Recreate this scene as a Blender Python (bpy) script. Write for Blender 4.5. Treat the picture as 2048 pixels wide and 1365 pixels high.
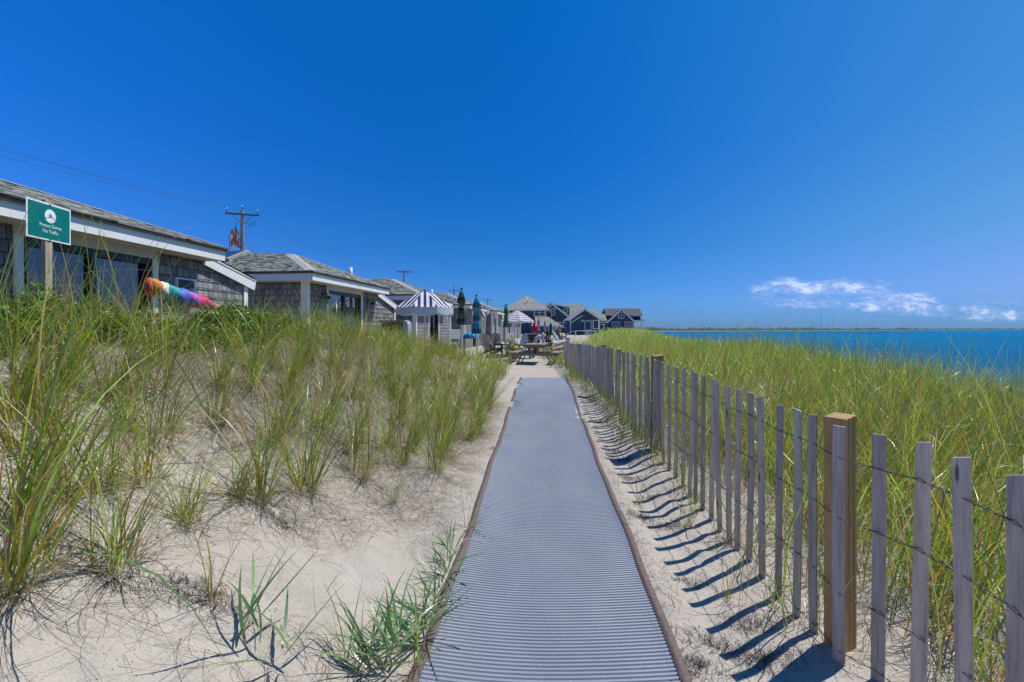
import bpy, math, random
import numpy as np
from mathutils import Vector, Matrix
random.seed(7); RNG = np.random.default_rng(11)
R = math.radians
for o in list(bpy.data.objects): bpy.data.objects.remove(o)
SC = bpy.context.scene; COL = SC.collection

# ------------------------------------------------------------ camera
F, CX, HY, CAMZ = 960.0, 1024.0, 659.0, 1.6
cam = bpy.data.cameras.new('camera'); camo = bpy.data.objects.new('camera', cam); COL.objects.link(camo)
camo.location = (0, 0, CAMZ); camo.rotation_euler = (R(90), 0, 0)
cam.sensor_width = 36; cam.lens = F/2048*36; cam.shift_y = -(682.5-HY)/2048
cam.clip_start = 0.05; cam.clip_end = 30000
SC.camera = camo

# ------------------------------------------------------------ light
SUN_EL = R(60); SUN_AZ = math.atan2(0.85, 0.50)
S = Vector((math.cos(SUN_EL)*math.sin(SUN_AZ), math.cos(SUN_EL)*math.cos(SUN_AZ), math.sin(SUN_EL)))
sl = bpy.data.lights.new('sun', 'SUN'); sl.energy = 4.2; sl.angle = R(0.5); sl.color = (1, .955, .89)
so = bpy.data.objects.new('sun', sl); COL.objects.link(so); so.rotation_euler = S.to_track_quat('Z', 'Y').to_euler()
SC.view_settings.view_transform = 'Standard'; SC.view_settings.look = 'None'
SC.view_settings.exposure = 0.3; SC.view_settings.gamma = 1; SC.view_settings.use_curve_mapping = False
SC.render.resolution_x, SC.render.resolution_y = 1024, 682

class NT:
    def __init__(s, tree): s.t = tree; s.n = tree.nodes; s.l = tree.links
    def new(s, typ, **kw):
        n = s.n.new(typ)
        for k, v in kw.items(): setattr(n, k, v)
        return n
    def put(s, sock, v):
        if isinstance(v, bpy.types.NodeSocket): s.l.new(v, sock)
        elif v is not None:
            if isinstance(v, (tuple, list)) and len(v) == 3 and sock.type == 'RGBA': v = (*v, 1)
            sock.default_value = v
    def m(s, op, a, b=None, c=None, clamp=False):
        n = s.new('ShaderNodeMath', operation=op, use_clamp=clamp)
        s.put(n.inputs[0], a); s.put(n.inputs[1], b); s.put(n.inputs[2], c)
        return n.outputs[0]
    def mix(s, f, a, b, mode='MIX'):
        n = s.new('ShaderNodeMix', data_type='RGBA', blend_type=mode)
        s.put(n.inputs[0], f); s.put(n.inputs[6], a); s.put(n.inputs[7], b)
        return n.outputs[2]
    def noise(s, vec, scale, detail=4, rough=.5, dist=0):
        n = s.new('ShaderNodeTexNoise'); s.put(n.inputs['Vector'], vec)
        n.inputs['Scale'].default_value = scale; n.inputs['Detail'].default_value = detail
        n.inputs['Roughness'].default_value = rough; n.inputs['Distortion'].default_value = dist
        return n.outputs['Fac']
    def ramp(s, f, stops):
        n = s.new('ShaderNodeValToRGB'); s.put(n.inputs[0], f); e = n.color_ramp.elements
        while len(e) < len(stops): e.new(.5)
        for el, (p, c) in zip(e, stops): el.position = p; el.color = (*c, 1) if len(c) == 3 else c
        return n.outputs[0]
    def rng(s, v, a, b, c=0., d=1., smooth=True):
        n = s.new('ShaderNodeMapRange', interpolation_type='SMOOTHSTEP' if smooth else 'LINEAR'); s.put(n.inputs[0], v)
        for i, x in enumerate((a, b, c, d)): n.inputs[i+1].default_value = x
        return n.outputs[0]
    def vmap(s, vec, scale=(1, 1, 1), loc=(0, 0, 0)):
        n = s.new('ShaderNodeMapping'); s.put(n.inputs['Vector'], vec)
        n.inputs['Scale'].default_value = scale; n.inputs['Location'].default_value = loc
        return n.outputs[0]

# ------------------------------------------------------------ world: clear sky, low cumulus over the bay
W = bpy.data.worlds.new("World"); SC.world = W; W.use_nodes = True
w = NT(W.node_tree); w.n.clear()
sky = w.new('ShaderNodeTexSky', sky_type='NISHITA'); sky.sun_disc = False
sky.sun_elevation = SUN_EL; sky.sun_rotation = SUN_AZ; sky.altitude = 0
sky.air_density = 1.0; sky.dust_density = 0.25; sky.ozone_density = 3.0
tc = w.new('ShaderNodeTexCoord').outputs['Generated']
sp = w.new('ShaderNodeSeparateXYZ'); w.put(sp.inputs[0], tc)
yy = w.m('MAXIMUM', sp.outputs[1], .001)
u = w.m('DIVIDE', sp.outputs[0], yy); v = w.m('DIVIDE', sp.outputs[2], yy)
hs = w.new('ShaderNodeHueSaturation'); hs.inputs['Saturation'].default_value = 1.25; hs.inputs['Hue'].default_value = .506
w.put(hs.inputs['Color'], sky.outputs[0])
elev = sp.outputs[2]
skyc = w.mix(1.0, hs.outputs[0], w.ramp(w.m('MULTIPLY', elev, 1.0, clamp=True), [(0, (.17, .38, 1.10)), (.05, (.17, .42, 1.0)), (.16, (.10, .465, .86)), (.34, (.05, .56, .97)), (.6, (.03, .72, 1.10))]), 'MULTIPLY')
xr = w.m('MAXIMUM', sp.outputs[0], 0); xl = w.m('MAXIMUM', w.m('MULTIPLY', sp.outputs[0], -1), 0); xr2 = w.m('MULTIPLY', xr, xr); xl2 = w.m('MULTIPLY', xl, xl); up_ = w.rng(elev, .02, .62, 0, 1, False); upg = w.rng(elev, .0, .22)
azc_ = w.new('ShaderNodeCombineXYZ'); w.put(azc_.inputs[0], w.m('ADD', w.m('ADD', 1, w.m('MULTIPLY', w.m('MULTIPLY', xr2, up_), 24)), w.m('MULTIPLY', xl2, 3.5)))
w.put(azc_.inputs[1], w.m('ADD', 1, w.m('MULTIPLY', w.m('MULTIPLY', w.m('ADD', xr2, xl2), upg), .95))); w.put(azc_.inputs[2], w.m('ADD', 1, w.m('MULTIPLY', xl2, 1.1)))
skyc = w.mix(1.0, skyc, azc_.outputs[0], 'MULTIPLY')
cv = w.new('ShaderNodeCombineXYZ'); w.put(cv.inputs[0], u); w.put(cv.inputs[1], w.m('MULTIPLY', v, 2.2))
nz = w.noise(cv.outputs[0], 17, 8, .62, .3); nf = w.noise(cv.outputs[0], 60, 5, .6)
msk = None
for (cu, cvv, ru, rv, k) in [(.60, .083, .10, .034, 1), (.62, .062, .12, .022, .9), (.71, .083, .085, .028, 1), (.79, .058, .12, .026, .95), (.90, .040, .14, .018, .85),
                           (1.02, .029, .13, .016, 1.), (1.03, .056, .10, .006, .45), (.555, .09, .03, .012, .6), (.485, .068, .03, .006, .5), (.43, .155, .03, .007, .32), (1.2, .05, .15, .04, .9), (1.5, .06, .2, .03, .8)]:
    a = w.m('POWER', w.m('DIVIDE', w.m('SUBTRACT', u, cu), ru*1.15), 2); b = w.m('POWER', w.m('ABSOLUTE', w.m('DIVIDE', w.m('SUBTRACT', v, cvv), rv)), 2)
    e = w.m('MULTIPLY', w.m('SUBTRACT', 1, w.m('ADD', a, b), clamp=True), k)
    msk = e if msk is None else w.m('MAXIMUM', msk, e)
msk = w.m('MULTIPLY', msk, w.m('GREATER_THAN', sp.outputs[1], 0.01))
den = w.m('ADD', w.m('MULTIPLY', msk, .72), w.m('ADD', w.m('MULTIPLY', w.m('SUBTRACT', nz, .5), 2.6), w.m('MULTIPLY', w.m('SUBTRACT', nf, .5), 1.0)))
cf = w.m('MULTIPLY', w.rng(den, .10, .90), w.rng(msk, 0, .25))
cl = w.mix(w.rng(den, .50, 1.05), (3.6, 5.0, 8.6), (8.2, 8.8, 10.4))
fin = w.mix(w.m('MULTIPLY', cf, .62), skyc, cl)
bg = w.new('ShaderNodeBackground'); w.put(bg.inputs[0], fin); bg.inputs[1].default_value = 0.09
w.l.new(bg.outputs[0], w.new('ShaderNodeOutputWorld').inputs[0])

# ------------------------------------------------------------ materials
def new_mat(name):
    m = bpy.data.materials.new(name); m.use_nodes = True
    k = NT(m.node_tree); k.n.clear()
    b = k.new('ShaderNodeBsdfPrincipled'); out = k.new('ShaderNodeOutputMaterial'); k.l.new(b.outputs[0], out.inputs[0])
    k.b = b; k.out = out; k.obj = k.new('ShaderNodeTexCoord').outputs['Object']; k.uv = k.new('ShaderNodeTexCoord').outputs['UV']
    return m, k
def bump(k, h, strength=.5, dist=.01):
    n = k.new('ShaderNodeBump'); n.inputs['Strength'].default_value = strength; n.inputs['Distance'].default_value = dist
    k.put(n.inputs['Height'], h); k.l.new(n.outputs[0], k.b.inputs['Normal'])
def plain(name, c, rough=.6, var=.12, scale=6., bs=.15, spec=.4, metal=0, stretch=(1, 1, 1)):
    m, k = new_mat(name); n = k.noise(k.vmap(k.obj, stretch), scale, 5, .6)
    lo = tuple(x*(1-var*1.6) for x in c); hi = tuple(min(1, x*(1+var)) for x in c)
    k.put(k.b.inputs['Base Color'], k.ramp(n, [(.25, lo), (.75, hi)]))
    k.b.inputs['Roughness'].default_value = rough; k.b.inputs['Specular IOR Level'].default_value = spec; k.b.inputs['Metallic'].default_value = metal
    if bs: bump(k, n, bs, .004)
    return m
M = {}
M['white'] = plain('white_paint', (.80, .80, .77), .5, .06, 3, .1)
M['cream'] = plain('cream_paint', (.66, .62, .52), .55, .07, 3, .1)
M['black'] = plain('black_metal', (.02, .02, .022), .35, .2, 10, .1)
M['darkgreen'] = plain('dark_green_frame', (.02, .045, .045), .35, .15, 8, .05)
M['pipe'] = plain('white_pipe', (.75, .76, .76), .4, .05, 5, .05)
M['drip'] = plain('roof_edge_metal', (.16, .12, .08), .6, .2, 6, .1)
M['curtain'] = plain('curtain_cloth', (.55, .55, .56), .9, .1, 3, .2, .1, 0, (1, 12, 1))
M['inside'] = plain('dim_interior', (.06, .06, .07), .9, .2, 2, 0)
M['steel'] = plain('galvanised_wire', (.05, .055, .065), .45, .3, 60, .1, .5, .6)
M['pole'] = plain('pole_wood', (.15, .14, .13), .85, .35, 4, .4, .2, 0, (6, 6, .6))
M['grey_wood'] = plain('weathered_grey_wood', (.24, .225, .20), .85, .35, 6, .5, .2, 0, (4, 1, 4))
M['pale_wood'] = plain('pale_weathered_wood', (.42, .36, .27), .85, .3, 6, .5, .2, 0, (4, 4, .7))
M['dark_wood'] = plain('weathered_dark_wood', (.09, .075, .055), .85, .35, 6, .5, .2, 0, (4, 1, 4))
M['navy_wall'] = plain('blue_grey_shingle_far', (.06, .10, .16), .8, .25, 1.6, .3, .2, 0, (1, 1, 5))
M['grey_roof'] = plain('grey_asphalt_roof', (.26, .26, .24), .9, .2, 2.5, .3, .2)
M['dark_roof'] = plain('dark_asphalt_roof', (.11, .105, .105), .9, .2, 2.5, .3, .2)
M['green_roof'] = plain('mossy_grey_roof', (.25, .27, .22), .9, .3, 1.2, .3, .2)
M['farglass'] = plain('far_window_glass', (.03, .05, .07), .08, .2, 1, 0, .8)
M['pole_white'] = plain('white_pole', (.72, .72, .70), .4, .06, 5, .05)
M['insul'] = plain('porcelain_insulator', (.5, .55, .6), .2, .1, 5, 0)
M['orange'] = plain('orange_plastic', (.65, .09, .02), .4, .15, 5, .05)
M['cyan'] = plain('bright_blue_cloth', (.02, .32, .60), .8, .25, 14, .6, .2)
M['blue'] = plain('blue_cloth', (.05, .16, .55), .8, .2, 10, .4, .2)
M['pot'] = plain('pale_pot', (.36, .42, .45), .6, .15, 5, .2)
M['terracotta'] = plain('terracotta_pot', (.42, .17, .08), .7, .15, 5, .2)
M['bark'] = plain('shrub_stem', (.10, .07, .05), .85, .3, 20, .4)
M['palebone'] = plain('bleached_driftwood', (.58, .55, .50), .8, .2, 14, .5, .2)
M['post_grey'] = plain('grey_timber', (.22, .21, .20), .85, .3, 8, .4, .2, 0, (5, 5, .6))

def sand_mat():
    m, k = new_mat('dune_sand')
    g = k.noise(k.obj, 2.2, 6, .6); f = k.noise(k.obj, 190, 2, .7); f2 = k.noise(k.obj, 90, 3, .7)
    c = k.ramp(g, [(.3, (.365, .33, .28)), (.7, (.435, .395, .345))])
    c = k.mix(k.rng(f, .57, .68), c, (.24, .18, .13)); c = k.mix(k.m('MULTIPLY', k.rng(f2, .30, .20), .5), c, (.66, .62, .57))
    c = k.mix(k.m('MULTIPLY', k.rng(k.noise(k.obj, .9, 5, .7), .55, .75), .3), c, (.36, .28, .19))
    k.put(k.b.inputs['Base Color'], c); k.b.inputs['Roughness'].default_value = .95; k.b.inputs['Specular IOR Level'].default_value = .1
    h = k.m('ADD', k.m('MULTIPLY', f2, .35), k.m('ADD', k.m('MULTIPLY', k.noise(k.obj, 9, 5, .6), 2.6), k.m('MULTIPLY', f, .2)))
    bump(k, h, .7, .012)
    return m
M['sand'] = sand_mat()

def shingle_mat(name, c1, c2, rw, rh, dark=.25, mort=.006, rough=.85, moss=None):
    m, k = new_mat(name)
    br = k.new('ShaderNodeTexBrick'); br.offset = .5; br.offset_frequency = 2; br.squash = 1.0
    uvd = k.new('ShaderNodeVectorMath', operation='ADD'); k.put(uvd.inputs[0], k.uv)
    sx = k.new('ShaderNodeSeparateXYZ'); k.put(sx.inputs[0], k.uv)
    row = k.m('FLOOR', k.m('DIVIDE', sx.outputs[1], rh))
    wn = k.new('ShaderNodeTexWhiteNoise', noise_dimensions='1D'); k.put(wn.inputs['W'], row)
    cb = k.new('ShaderNodeCombineXYZ'); k.put(cb.inputs[0], k.m('MULTIPLY', wn.outputs[0], 3.7)); k.put(uvd.inputs[1], cb.outputs[0])
    k.put(br.inputs['Vector'], uvd.outputs[0])
    k.put(br.inputs['Color1'], c1); k.put(br.inputs['Color2'], c2); k.put(br.inputs['Mortar'], tuple(x*dark for x in c1))
    br.inputs['Scale'].default_value = 1; br.inputs['Mortar Size'].default_value = mort; br.inputs['Mortar Smooth'].default_value = .15
    br.inputs['Brick Width'].default_value = rw; br.inputs['Row Height'].default_value = rh; br.inputs['Bias'].default_value = 0
    st = k.noise(k.vmap(k.uv, (40, 3, 1)), 1.5, 4, .6)
    c = k.mix(.55, br.outputs[0], k.ramp(st, [(.3, (.35, .35, .35)), (.7, (1.3, 1.3, 1.3))]), 'MULTIPLY')
    if moss: c = k.mix(k.m('MULTIPLY', k.rng(k.noise(k.uv, 1.3, 4, .6), .5, .7), .5), c, moss)
    k.put(k.b.inputs['Base Color'], c); k.b.inputs['Roughness'].default_value = rough; k.b.inputs['Specular IOR Level'].default_value = .25
    bump(k, k.m('ADD', k.m('MULTIPLY', k.m('SUBTRACT', 1, br.outputs['Fac']), 1.), k.m('MULTIPLY', st, .3)), .6, .008)
    return m
M['shingle'] = shingle_mat('grey_cedar_shingle', (.175, .178, .19), (.36, .35, .36), .115, .14)
M['roofing'] = shingle_mat('architectural_roof_shingle', (.028, .032, .027), (.34, .36, .31), .13, .062, .3, .005)
M['roofcap'] = plain('roof_hip_cap', (.33, .34, .32), .9, .15, 9, .4)

def glass_mat(name, tint=(.40, .46, .50), refl=.05):
    m, k = new_mat(name); k.n.remove(k.b)
    lw = k.new('ShaderNodeLayerWeight'); lw.inputs[0].default_value = .35
    gl = k.new('ShaderNodeBsdfGlossy'); gl.inputs['Roughness'].default_value = .01; tr = k.new('ShaderNodeBsdfTransparent'); k.put(tr.inputs[0], tint)
    mx = k.new('ShaderNodeMixShader'); k.put(mx.inputs[0], k.m('ADD', k.m('MULTIPLY', lw.outputs['Facing'], .5), refl, clamp=True))
    k.l.new(tr.outputs[0], mx.inputs[1]); k.l.new(gl.outputs[0], mx.inputs[2]); k.l.new(mx.outputs[0], k.out.inputs[0])
    return m
M['glass'] = glass_mat('window_glass')

def blade_mat(name, transl=.35, rough=.33):
    m, k = new_mat(name)
    at_ = k.new('ShaderNodeVertexColor', layer_name='col')
    k.put(k.b.inputs['Base Color'], at_.outputs[0]); k.b.inputs['Roughness'].default_value = rough; k.b.inputs['Specular IOR Level'].default_value = .55
    tr = k.new('ShaderNodeBsdfTranslucent'); k.put(tr.inputs[0], k.mix(1, at_.outputs[0], (1.5, 1.6, .7), 'MULTIPLY'))
    mx = k.new('ShaderNodeMixShader'); mx.inputs[0].default_value = transl
    k.l.new(k.b.outputs[0], mx.inputs[1]); k.l.new(tr.outputs[0], mx.inputs[2]); k.l.new(mx.outputs[0], k.out.inputs[0])
    return m
M['blade'] = blade_mat('grass_blade'); M['leaf'] = blade_mat('shrub_leaf', .3, .45); M['straw'] = blade_mat('dry_straw', .12, .7)

def wood_mat(name, cs, grain=1., rough=.8, knots=True, wavec=None):
    m, k = new_mat(name)
    inf = k.new('ShaderNodeObjectInfo'); off = k.new('ShaderNodeVectorMath', operation='ADD'); k.put(off.inputs[0], k.obj)
    cb = k.new('ShaderNodeCombineXYZ'); k.put(cb.inputs[2], k.m('MULTIPLY', inf.outputs['Random'], 37)); k.put(off.inputs[1], cb.outputs[0])
    P = off.outputs[0]
    n = k.noise(k.vmap(P, (14, 14, .9)), 3*grain, 6, .65, .6); n2 = k.noise(k.vmap(P, (90, 90, 2.5)), 2, 3, .6)
    c = k.ramp(k.m('ADD', k.m('MULTIPLY', n, .7), k.m('MULTIPLY', n2, .3)), [(.3, cs[0]), (.52, cs[1]), (.72, cs[2])])
    if wavec:
        wv = k.new('ShaderNodeTexWave', wave_type='BANDS', bands_direction='X'); k.put(wv.inputs[0], k.vmap(P, (7, 6, .45)))
        wv.inputs['Scale'].default_value = 1.1; wv.inputs['Distortion'].default_value = 5; wv.inputs['Detail'].default_value = 1.5; wv.inputs['Detail Scale'].default_value = .55
        c = k.mix(k.m('MULTIPLY', k.rng(wv.outputs[1], .5, .95), .6), c, wavec)
    if knots:
        vo = k.new('ShaderNodeTexVoronoi'); k.put(vo.inputs['Vector'], k.vmap(P, (14, 14, 2.6))); vo.inputs['Scale'].default_value = 1
        sel = k.new('ShaderNodeSeparateXYZ'); k.put(sel.inputs[0], vo.outputs['Color'])
        kn = k.m('MULTIPLY', k.rng(vo.outputs['Distance'], .12, .06), k.m('GREATER_THAN', sel.outputs[0], .72))
        c = k.mix(kn, c, tuple(x*.28 for x in cs[1]))
    col = k.mix(.6, c, k.ramp(inf.outputs['Random'], [(0, (.55, .53, .54)), (.5, (.95, .93, .92)), (1, (1.35, 1.24, 1.08))]), 'MULTIPLY')
    k.put(k.b.inputs['Base Color'], col); k.b.inputs['Roughness'].default_value = rough; k.b.inputs['Specular IOR Level'].default_value = .2
    bump(k, k.m('ADD', n, n2), .5, .003)
    return m
M['picket'] = wood_mat('weathered_slat', [(.27, .23, .19), (.52, .455, .395), (.72, .64, .56)])
M['post'] = wood_mat('treated_post', [(.33, .20, .085), (.47, .30, .14), (.58, .40, .21)], .7, .75, False, (.16, .085, .04))

# ------------------------------------------------------------ helpers
def tag(o, label=None, cat=None, group=None, kind=None):
    if label: o['label'] = label
    if cat: o['category'] = cat
    if group: o['group'] = group
    if kind: o['kind'] = kind
    return o
def empty(name, loc=(0, 0, 0), rz=0, label=None, cat=None, group=None):
    o = bpy.data.objects.new(name, None); COL.objects.link(o); o.location = loc; o.rotation_euler = (0, 0, rz); o.empty_display_size = .1
    return tag(o, label, cat, group)
def copy_tree(o, parent=None):
    c = o.copy(); COL.objects.link(c); c.parent = parent
    if parent: c.matrix_parent_inverse = o.matrix_parent_inverse.copy()
    for ch in list(o.children): copy_tree(ch, c)
    return c
def at(px, py, d): return Vector(((px-CX)/F*d, d, CAMZ-(py-HY)/F*d))
class MB:
    def __init__(s): s.v = []; s.f = []; s.uv = []; s.sm = []; s.mi = []
    def face(s, pts, uv=None, smooth=False, mi=0):
        b = len(s.v); s.v += [tuple(p) for p in pts]; s.f.append(tuple(range(b, b+len(pts)))); s.uv.append(uv); s.sm.append(smooth); s.mi.append(mi); return s
    def addm(s, V, Fs, smooth=True, mi=0):
        b = len(s.v); s.v += [tuple(p) for p in V]
        for f in Fs: s.f.append(tuple(i+b for i in f)); s.uv.append(None); s.sm.append(smooth); s.mi.append(mi)
        return s
    def box(s, a, b, rot=None, piv=None, mi=0):
        x0, x1 = sorted((a[0], b[0])); y0, y1 = sorted((a[1], b[1])); z0, z1 = sorted((a[2], b[2]))
        P = [Vector(p) for p in ((x0,y0,z0),(x1,y0,z0),(x1,y1,z0),(x0,y1,z0),(x0,y0,z1),(x1,y0,z1),(x1,y1,z1),(x0,y1,z1))]
        if rot is not None:
            pv = Vector(piv) if piv is not None else sum(P, Vector())/8
            P = [rot @ (p-pv)+pv for p in P]
        return s.addm(P, [(0,3,2,1),(4,5,6,7),(0,1,5,4),(1,2,6,5),(2,3,7,6),(3,0,4,7)], False, mi)
    def beam(s, p, q, w_, h_, mi=0, up=(0, 0, 1)):
        p, q = Vector(p), Vector(q); d = (q-p).normalized(); up = Vector(up)
        if abs(d.dot(up)) > .98: up = Vector((1, 0, 0))
        a = d.cross(up).normalized()*w_/2; b = a.cross(d).normalized()*h_/2
        V = [p-a-b, p+a-b, p+a+b, p-a+b, q-a-b, q+a-b, q+a+b, q-a+b]
        return s.addm(V, [(3,2,1,0),(4,5,6,7),(0,1,5,4),(1,2,6,5),(2,3,7,6),(3,0,4,7)], False, mi)
    def tube(s, pts, r, n=8, mi=0, cap=True):
        pts = [Vector(p) for p in pts]; rs = r if isinstance(r, (list, tuple)) else [r]*len(pts); V = []; prev = None
        for i, p in enumerate(pts):
            d = (pts[min(i+1, len(pts)-1)]-pts[max(i-1, 0)]).normalized()
            a = prev - d*prev.dot(d) if prev is not None else d.orthogonal()
            a.normalize(); prev = a; b = d.cross(a)
            V += [p+(a*math.cos(2*math.pi*j/n)+b*math.sin(2*math.pi*j/n))*rs[i] for j in range(n)]
        Fs = [(i*n+j, i*n+(j+1) % n, (i+1)*n+(j+1) % n, (i+1)*n+j) for i in range(len(pts)-1) for j in range(n)]
        if cap: Fs += [tuple(range(n))[::-1], tuple(range((len(pts)-1)*n, len(pts)*n))]
        return s.addm(V, Fs, True, mi)
    def lathe(s, prof, c=(0, 0, 0), n=16, mi=0, fn=None):
        V = []
        for (r, z) in prof:
            for j in range(n):
                a = 2*math.pi*j/n; rr = r*(fn(a, z) if fn else 1)
                V.append((c[0]+rr*math.cos(a), c[1]+rr*math.sin(a), c[2]+z))
        m_ = len(prof); Fs = [(i*n+j, i*n+(j+1) % n, (i+1)*n+(j+1) % n, (i+1)*n+j) for i in range(m_-1) for j in range(n)]
        Fs += [tuple(range(n))[::-1], tuple(range((m_-1)*n, m_*n))]
        return s.addm(V, Fs, True, mi)
    def build(s, name, mat, parent=None, bevel=0, loc=None):
        me = bpy.data.meshes.new(name); me.from_pydata([tuple(v) for v in s.v], [], s.f)
        for mm in (mat if isinstance(mat, (list, tuple)) else [mat]): me.materials.append(mm)
        if any(u_ is not None for u_ in s.uv):
            ul = me.uv_layers.new(name='UVMap'); arr = []
            for f, u_ in zip(s.f, s.uv): arr += [c for t in (u_ or [(0, 0)]*len(f)) for c in t]
            ul.data.foreach_set('uv', arr)
        me.polygons.foreach_set('use_smooth', s.sm); me.polygons.foreach_set('material_index', s.mi); me.update()
        o = bpy.data.objects.new(name, me); COL.objects.link(o); o.parent = parent
        if loc is not None: o.location = loc
        if bevel:
            b = o.modifiers.new('b', 'BEVEL'); b.width = bevel; b.segments = 2; b.limit_method = 'ANGLE'
        return o

# ------------------------------------------------------------ terrain shape
_P = RNG.random((256, 256))
def vnoise(x, y):
    xi = np.floor(x).astype(int); yi = np.floor(y).astype(int); fx = x-xi; fy = y-yi
    fx = fx*fx*(3-2*fx); fy = fy*fy*(3-2*fy); g = lambda a, b: _P[a & 255, b & 255]
    return (g(xi, yi)*(1-fx)+g(xi+1, yi)*fx)*(1-fy)+(g(xi, yi+1)*(1-fx)+g(xi+1, yi+1)*fx)*fy-.5
def fbm(x, y, o=4):
    s_, a = 0, 1.
    for i in range(o): s_ = s_+a*vnoise(x*2**i+17*i, y*2**i+31*i); a *= .5
    return s_
def sst(x, a, b):
    t = np.clip((x-a)/(b-a), 0, 1); return t*t*(3-2*t)
MATW = .62; MAT_END = 12.9
def pcen(y): return .050+.0612*np.clip(y, -5, 16)
_zy = np.arange(-8, 80, .25); _zz = np.interp(_zy, [-8, 3.8, 5.3, 6.9, 9.0, 10.5, 12.9, 18, 30, 60, 80], [0, 0, .06, .09, .23, .30, .27, .33, .42, .6, .7])
_zz = np.convolve(np.pad(_zz, 4, mode='edge'), np.ones(9)/9, 'valid')
def zpath(y): return np.interp(y, _zy, _zz)
def fence_x(y): return np.interp(y, [-1, .8, 1.6, 2.34, 5.85, 9, 17.3, 30], [2.35, 1.85, 1.63, 1.61, 1.74, 1.78, 1.85, 2.0])
def edge_x(y): return np.interp(y, [-20, 0, 10, 20, 60, 120, 200, 400, 900], [6.5, 7.2, 8.0, 9.3, 17, 33, 40, 35, -100])
def ground(x, y):
    x = np.asarray(x, float); y = np.asarray(y, float)
    pc = pcen(y); zp = zpath(y); e = (x-pc)/MATW
    near = 1-sst(y, 5, 9)
    bowl = np.clip(np.abs(e), 0, 1.15)**2*np.where(e < 0, .038*near+.012, .02)
    off = np.abs(x-pc)-MATW
    amp = sst(off, .02, .5)
    z = zp+bowl
    # left dune
    sL = pc-MATW-x
    Ph = np.interp(y, [-6, 0, 5, 8, 11, 14, 18, 22, 60], [1.1, 1.3, 1.38, 1.28, .92, .66, .32, .12, .0])
    L = Ph*sst(sL, .25, 3.3)*(1-.55*sst(sL, 3.7, 5.0))
    nL = (fbm(x*1.1, y*1.1, 4)*.16+fbm(x*4, y*4, 3)*.035)*amp*np.where(x < pc, 1, 0)*(1-.7*sst(y, 14, 20))
    z = z+np.where(x < pc, L, 0)+nL
    # right bank and dune
    r = x-pc-MATW; fx = fence_x(y)
    bank = np.interp(y, [0, 2, 4, 6, 9], [-.02, -.03, -.03, .03, .07])*sst(r, .1, .6)-.035*np.exp(-((r-.30)/.16)**2)+.02*np.exp(-((r-.06)/.07)**2)
    zr = np.interp(y, [-5, 2, 6, 12, 18, 30, 45, 62, 80, 120], [.02, .0, .02, .10, .14, .05, .12, .42, .60, .80])*(1-sst(y, 22, 34)*(1-sst(x, .165*y, .20*y)))
    dune = zr*sst(x, fx, fx+2.0)+(fbm(x*.8+9, y*.8, 4)*.22+fbm(x*3.5, y*3.5, 3)*.04)*sst(x, fx+.1, fx+1.2)
    rr = bank+dune+fbm(x*5+3, y*5, 3)*.03*amp
    z = z+np.where(x > pc, rr, 0)
    z = z+fbm(x*9+5, y*9, 2)*.016*amp
    ex = edge_x(y)
    fall = sst(x, ex-.5, ex+7)
    z = z*(1-fall)+fall*(-2.6-np.clip((x-ex-7)*.05, 0, 4))
    return z
def gz(x, y): return float(ground(x, y))

def grid_axis(segs):
    out = []
    for a, b, st in segs: out += list(np.arange(a, b, st))
    return np.array(out)
gx = grid_axis([(-6000, -600, 1200), (-600, -60, 90), (-60, -10, 5), (-10, -6, .4), (-6, 3, .045), (3, 11, .14), (11, 24, .8), (24, 80, 5), (80, 401, 40)])
gy = grid_axis([(-60, -4, 4), (-4, 1, .2), (1, 9, .045), (9, 20, .1), (20, 40, .5), (40, 130, 3), (130, 600, 30), (600, 6001, 600)])
XX, YY = np.meshgrid(gx, gy); ZZ = ground(XX, YY)
def grid_mesh(name, X, Y, Z, mat):
    ny, nx = X.shape; V = np.stack([X, Y, Z], -1).reshape(-1, 3)
    i = np.arange(nx-1)[None, :]+np.arange(ny-1)[:, None]*nx
    Fq = np.stack([i, i+1, i+1+nx, i+nx], -1).reshape(-1, 4)
    return np_mesh(name, V, Fq, mat)
def np_mesh(name, V, Fq, mat, col=None, smooth=True, parent=None):
    me = bpy.data.meshes.new(name); n = len(Fq); kk = Fq.shape[1]
    me.vertices.add(len(V)); me.vertices.foreach_set('co', V.astype(np.float32).ravel())
    me.loops.add(n*kk); me.loops.foreach_set('vertex_index', Fq.astype(np.int32).ravel())
    me.polygons.add(n); me.polygons.foreach_set('loop_start', np.arange(0, n*kk, kk, dtype=np.int32)); me.polygons.foreach_set('loop_total', np.full(n, kk, np.int32))
    me.polygons.foreach_set('use_smooth', np.full(n, smooth)); me.update(calc_edges=True)
    if col is not None:
        ca = me.color_attributes.new('col', 'FLOAT_COLOR', 'POINT'); c4 = np.ones((len(V), 4), np.float32); c4[:, :3] = col; ca.data.foreach_set('color', c4.ravel())
    me.materials.append(mat); o = bpy.data.objects.new(name, me); COL.objects.link(o); o.parent = parent
    return o
tag(grid_mesh('ground', XX, YY, ZZ, M['sand']), kind='structure')

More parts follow.
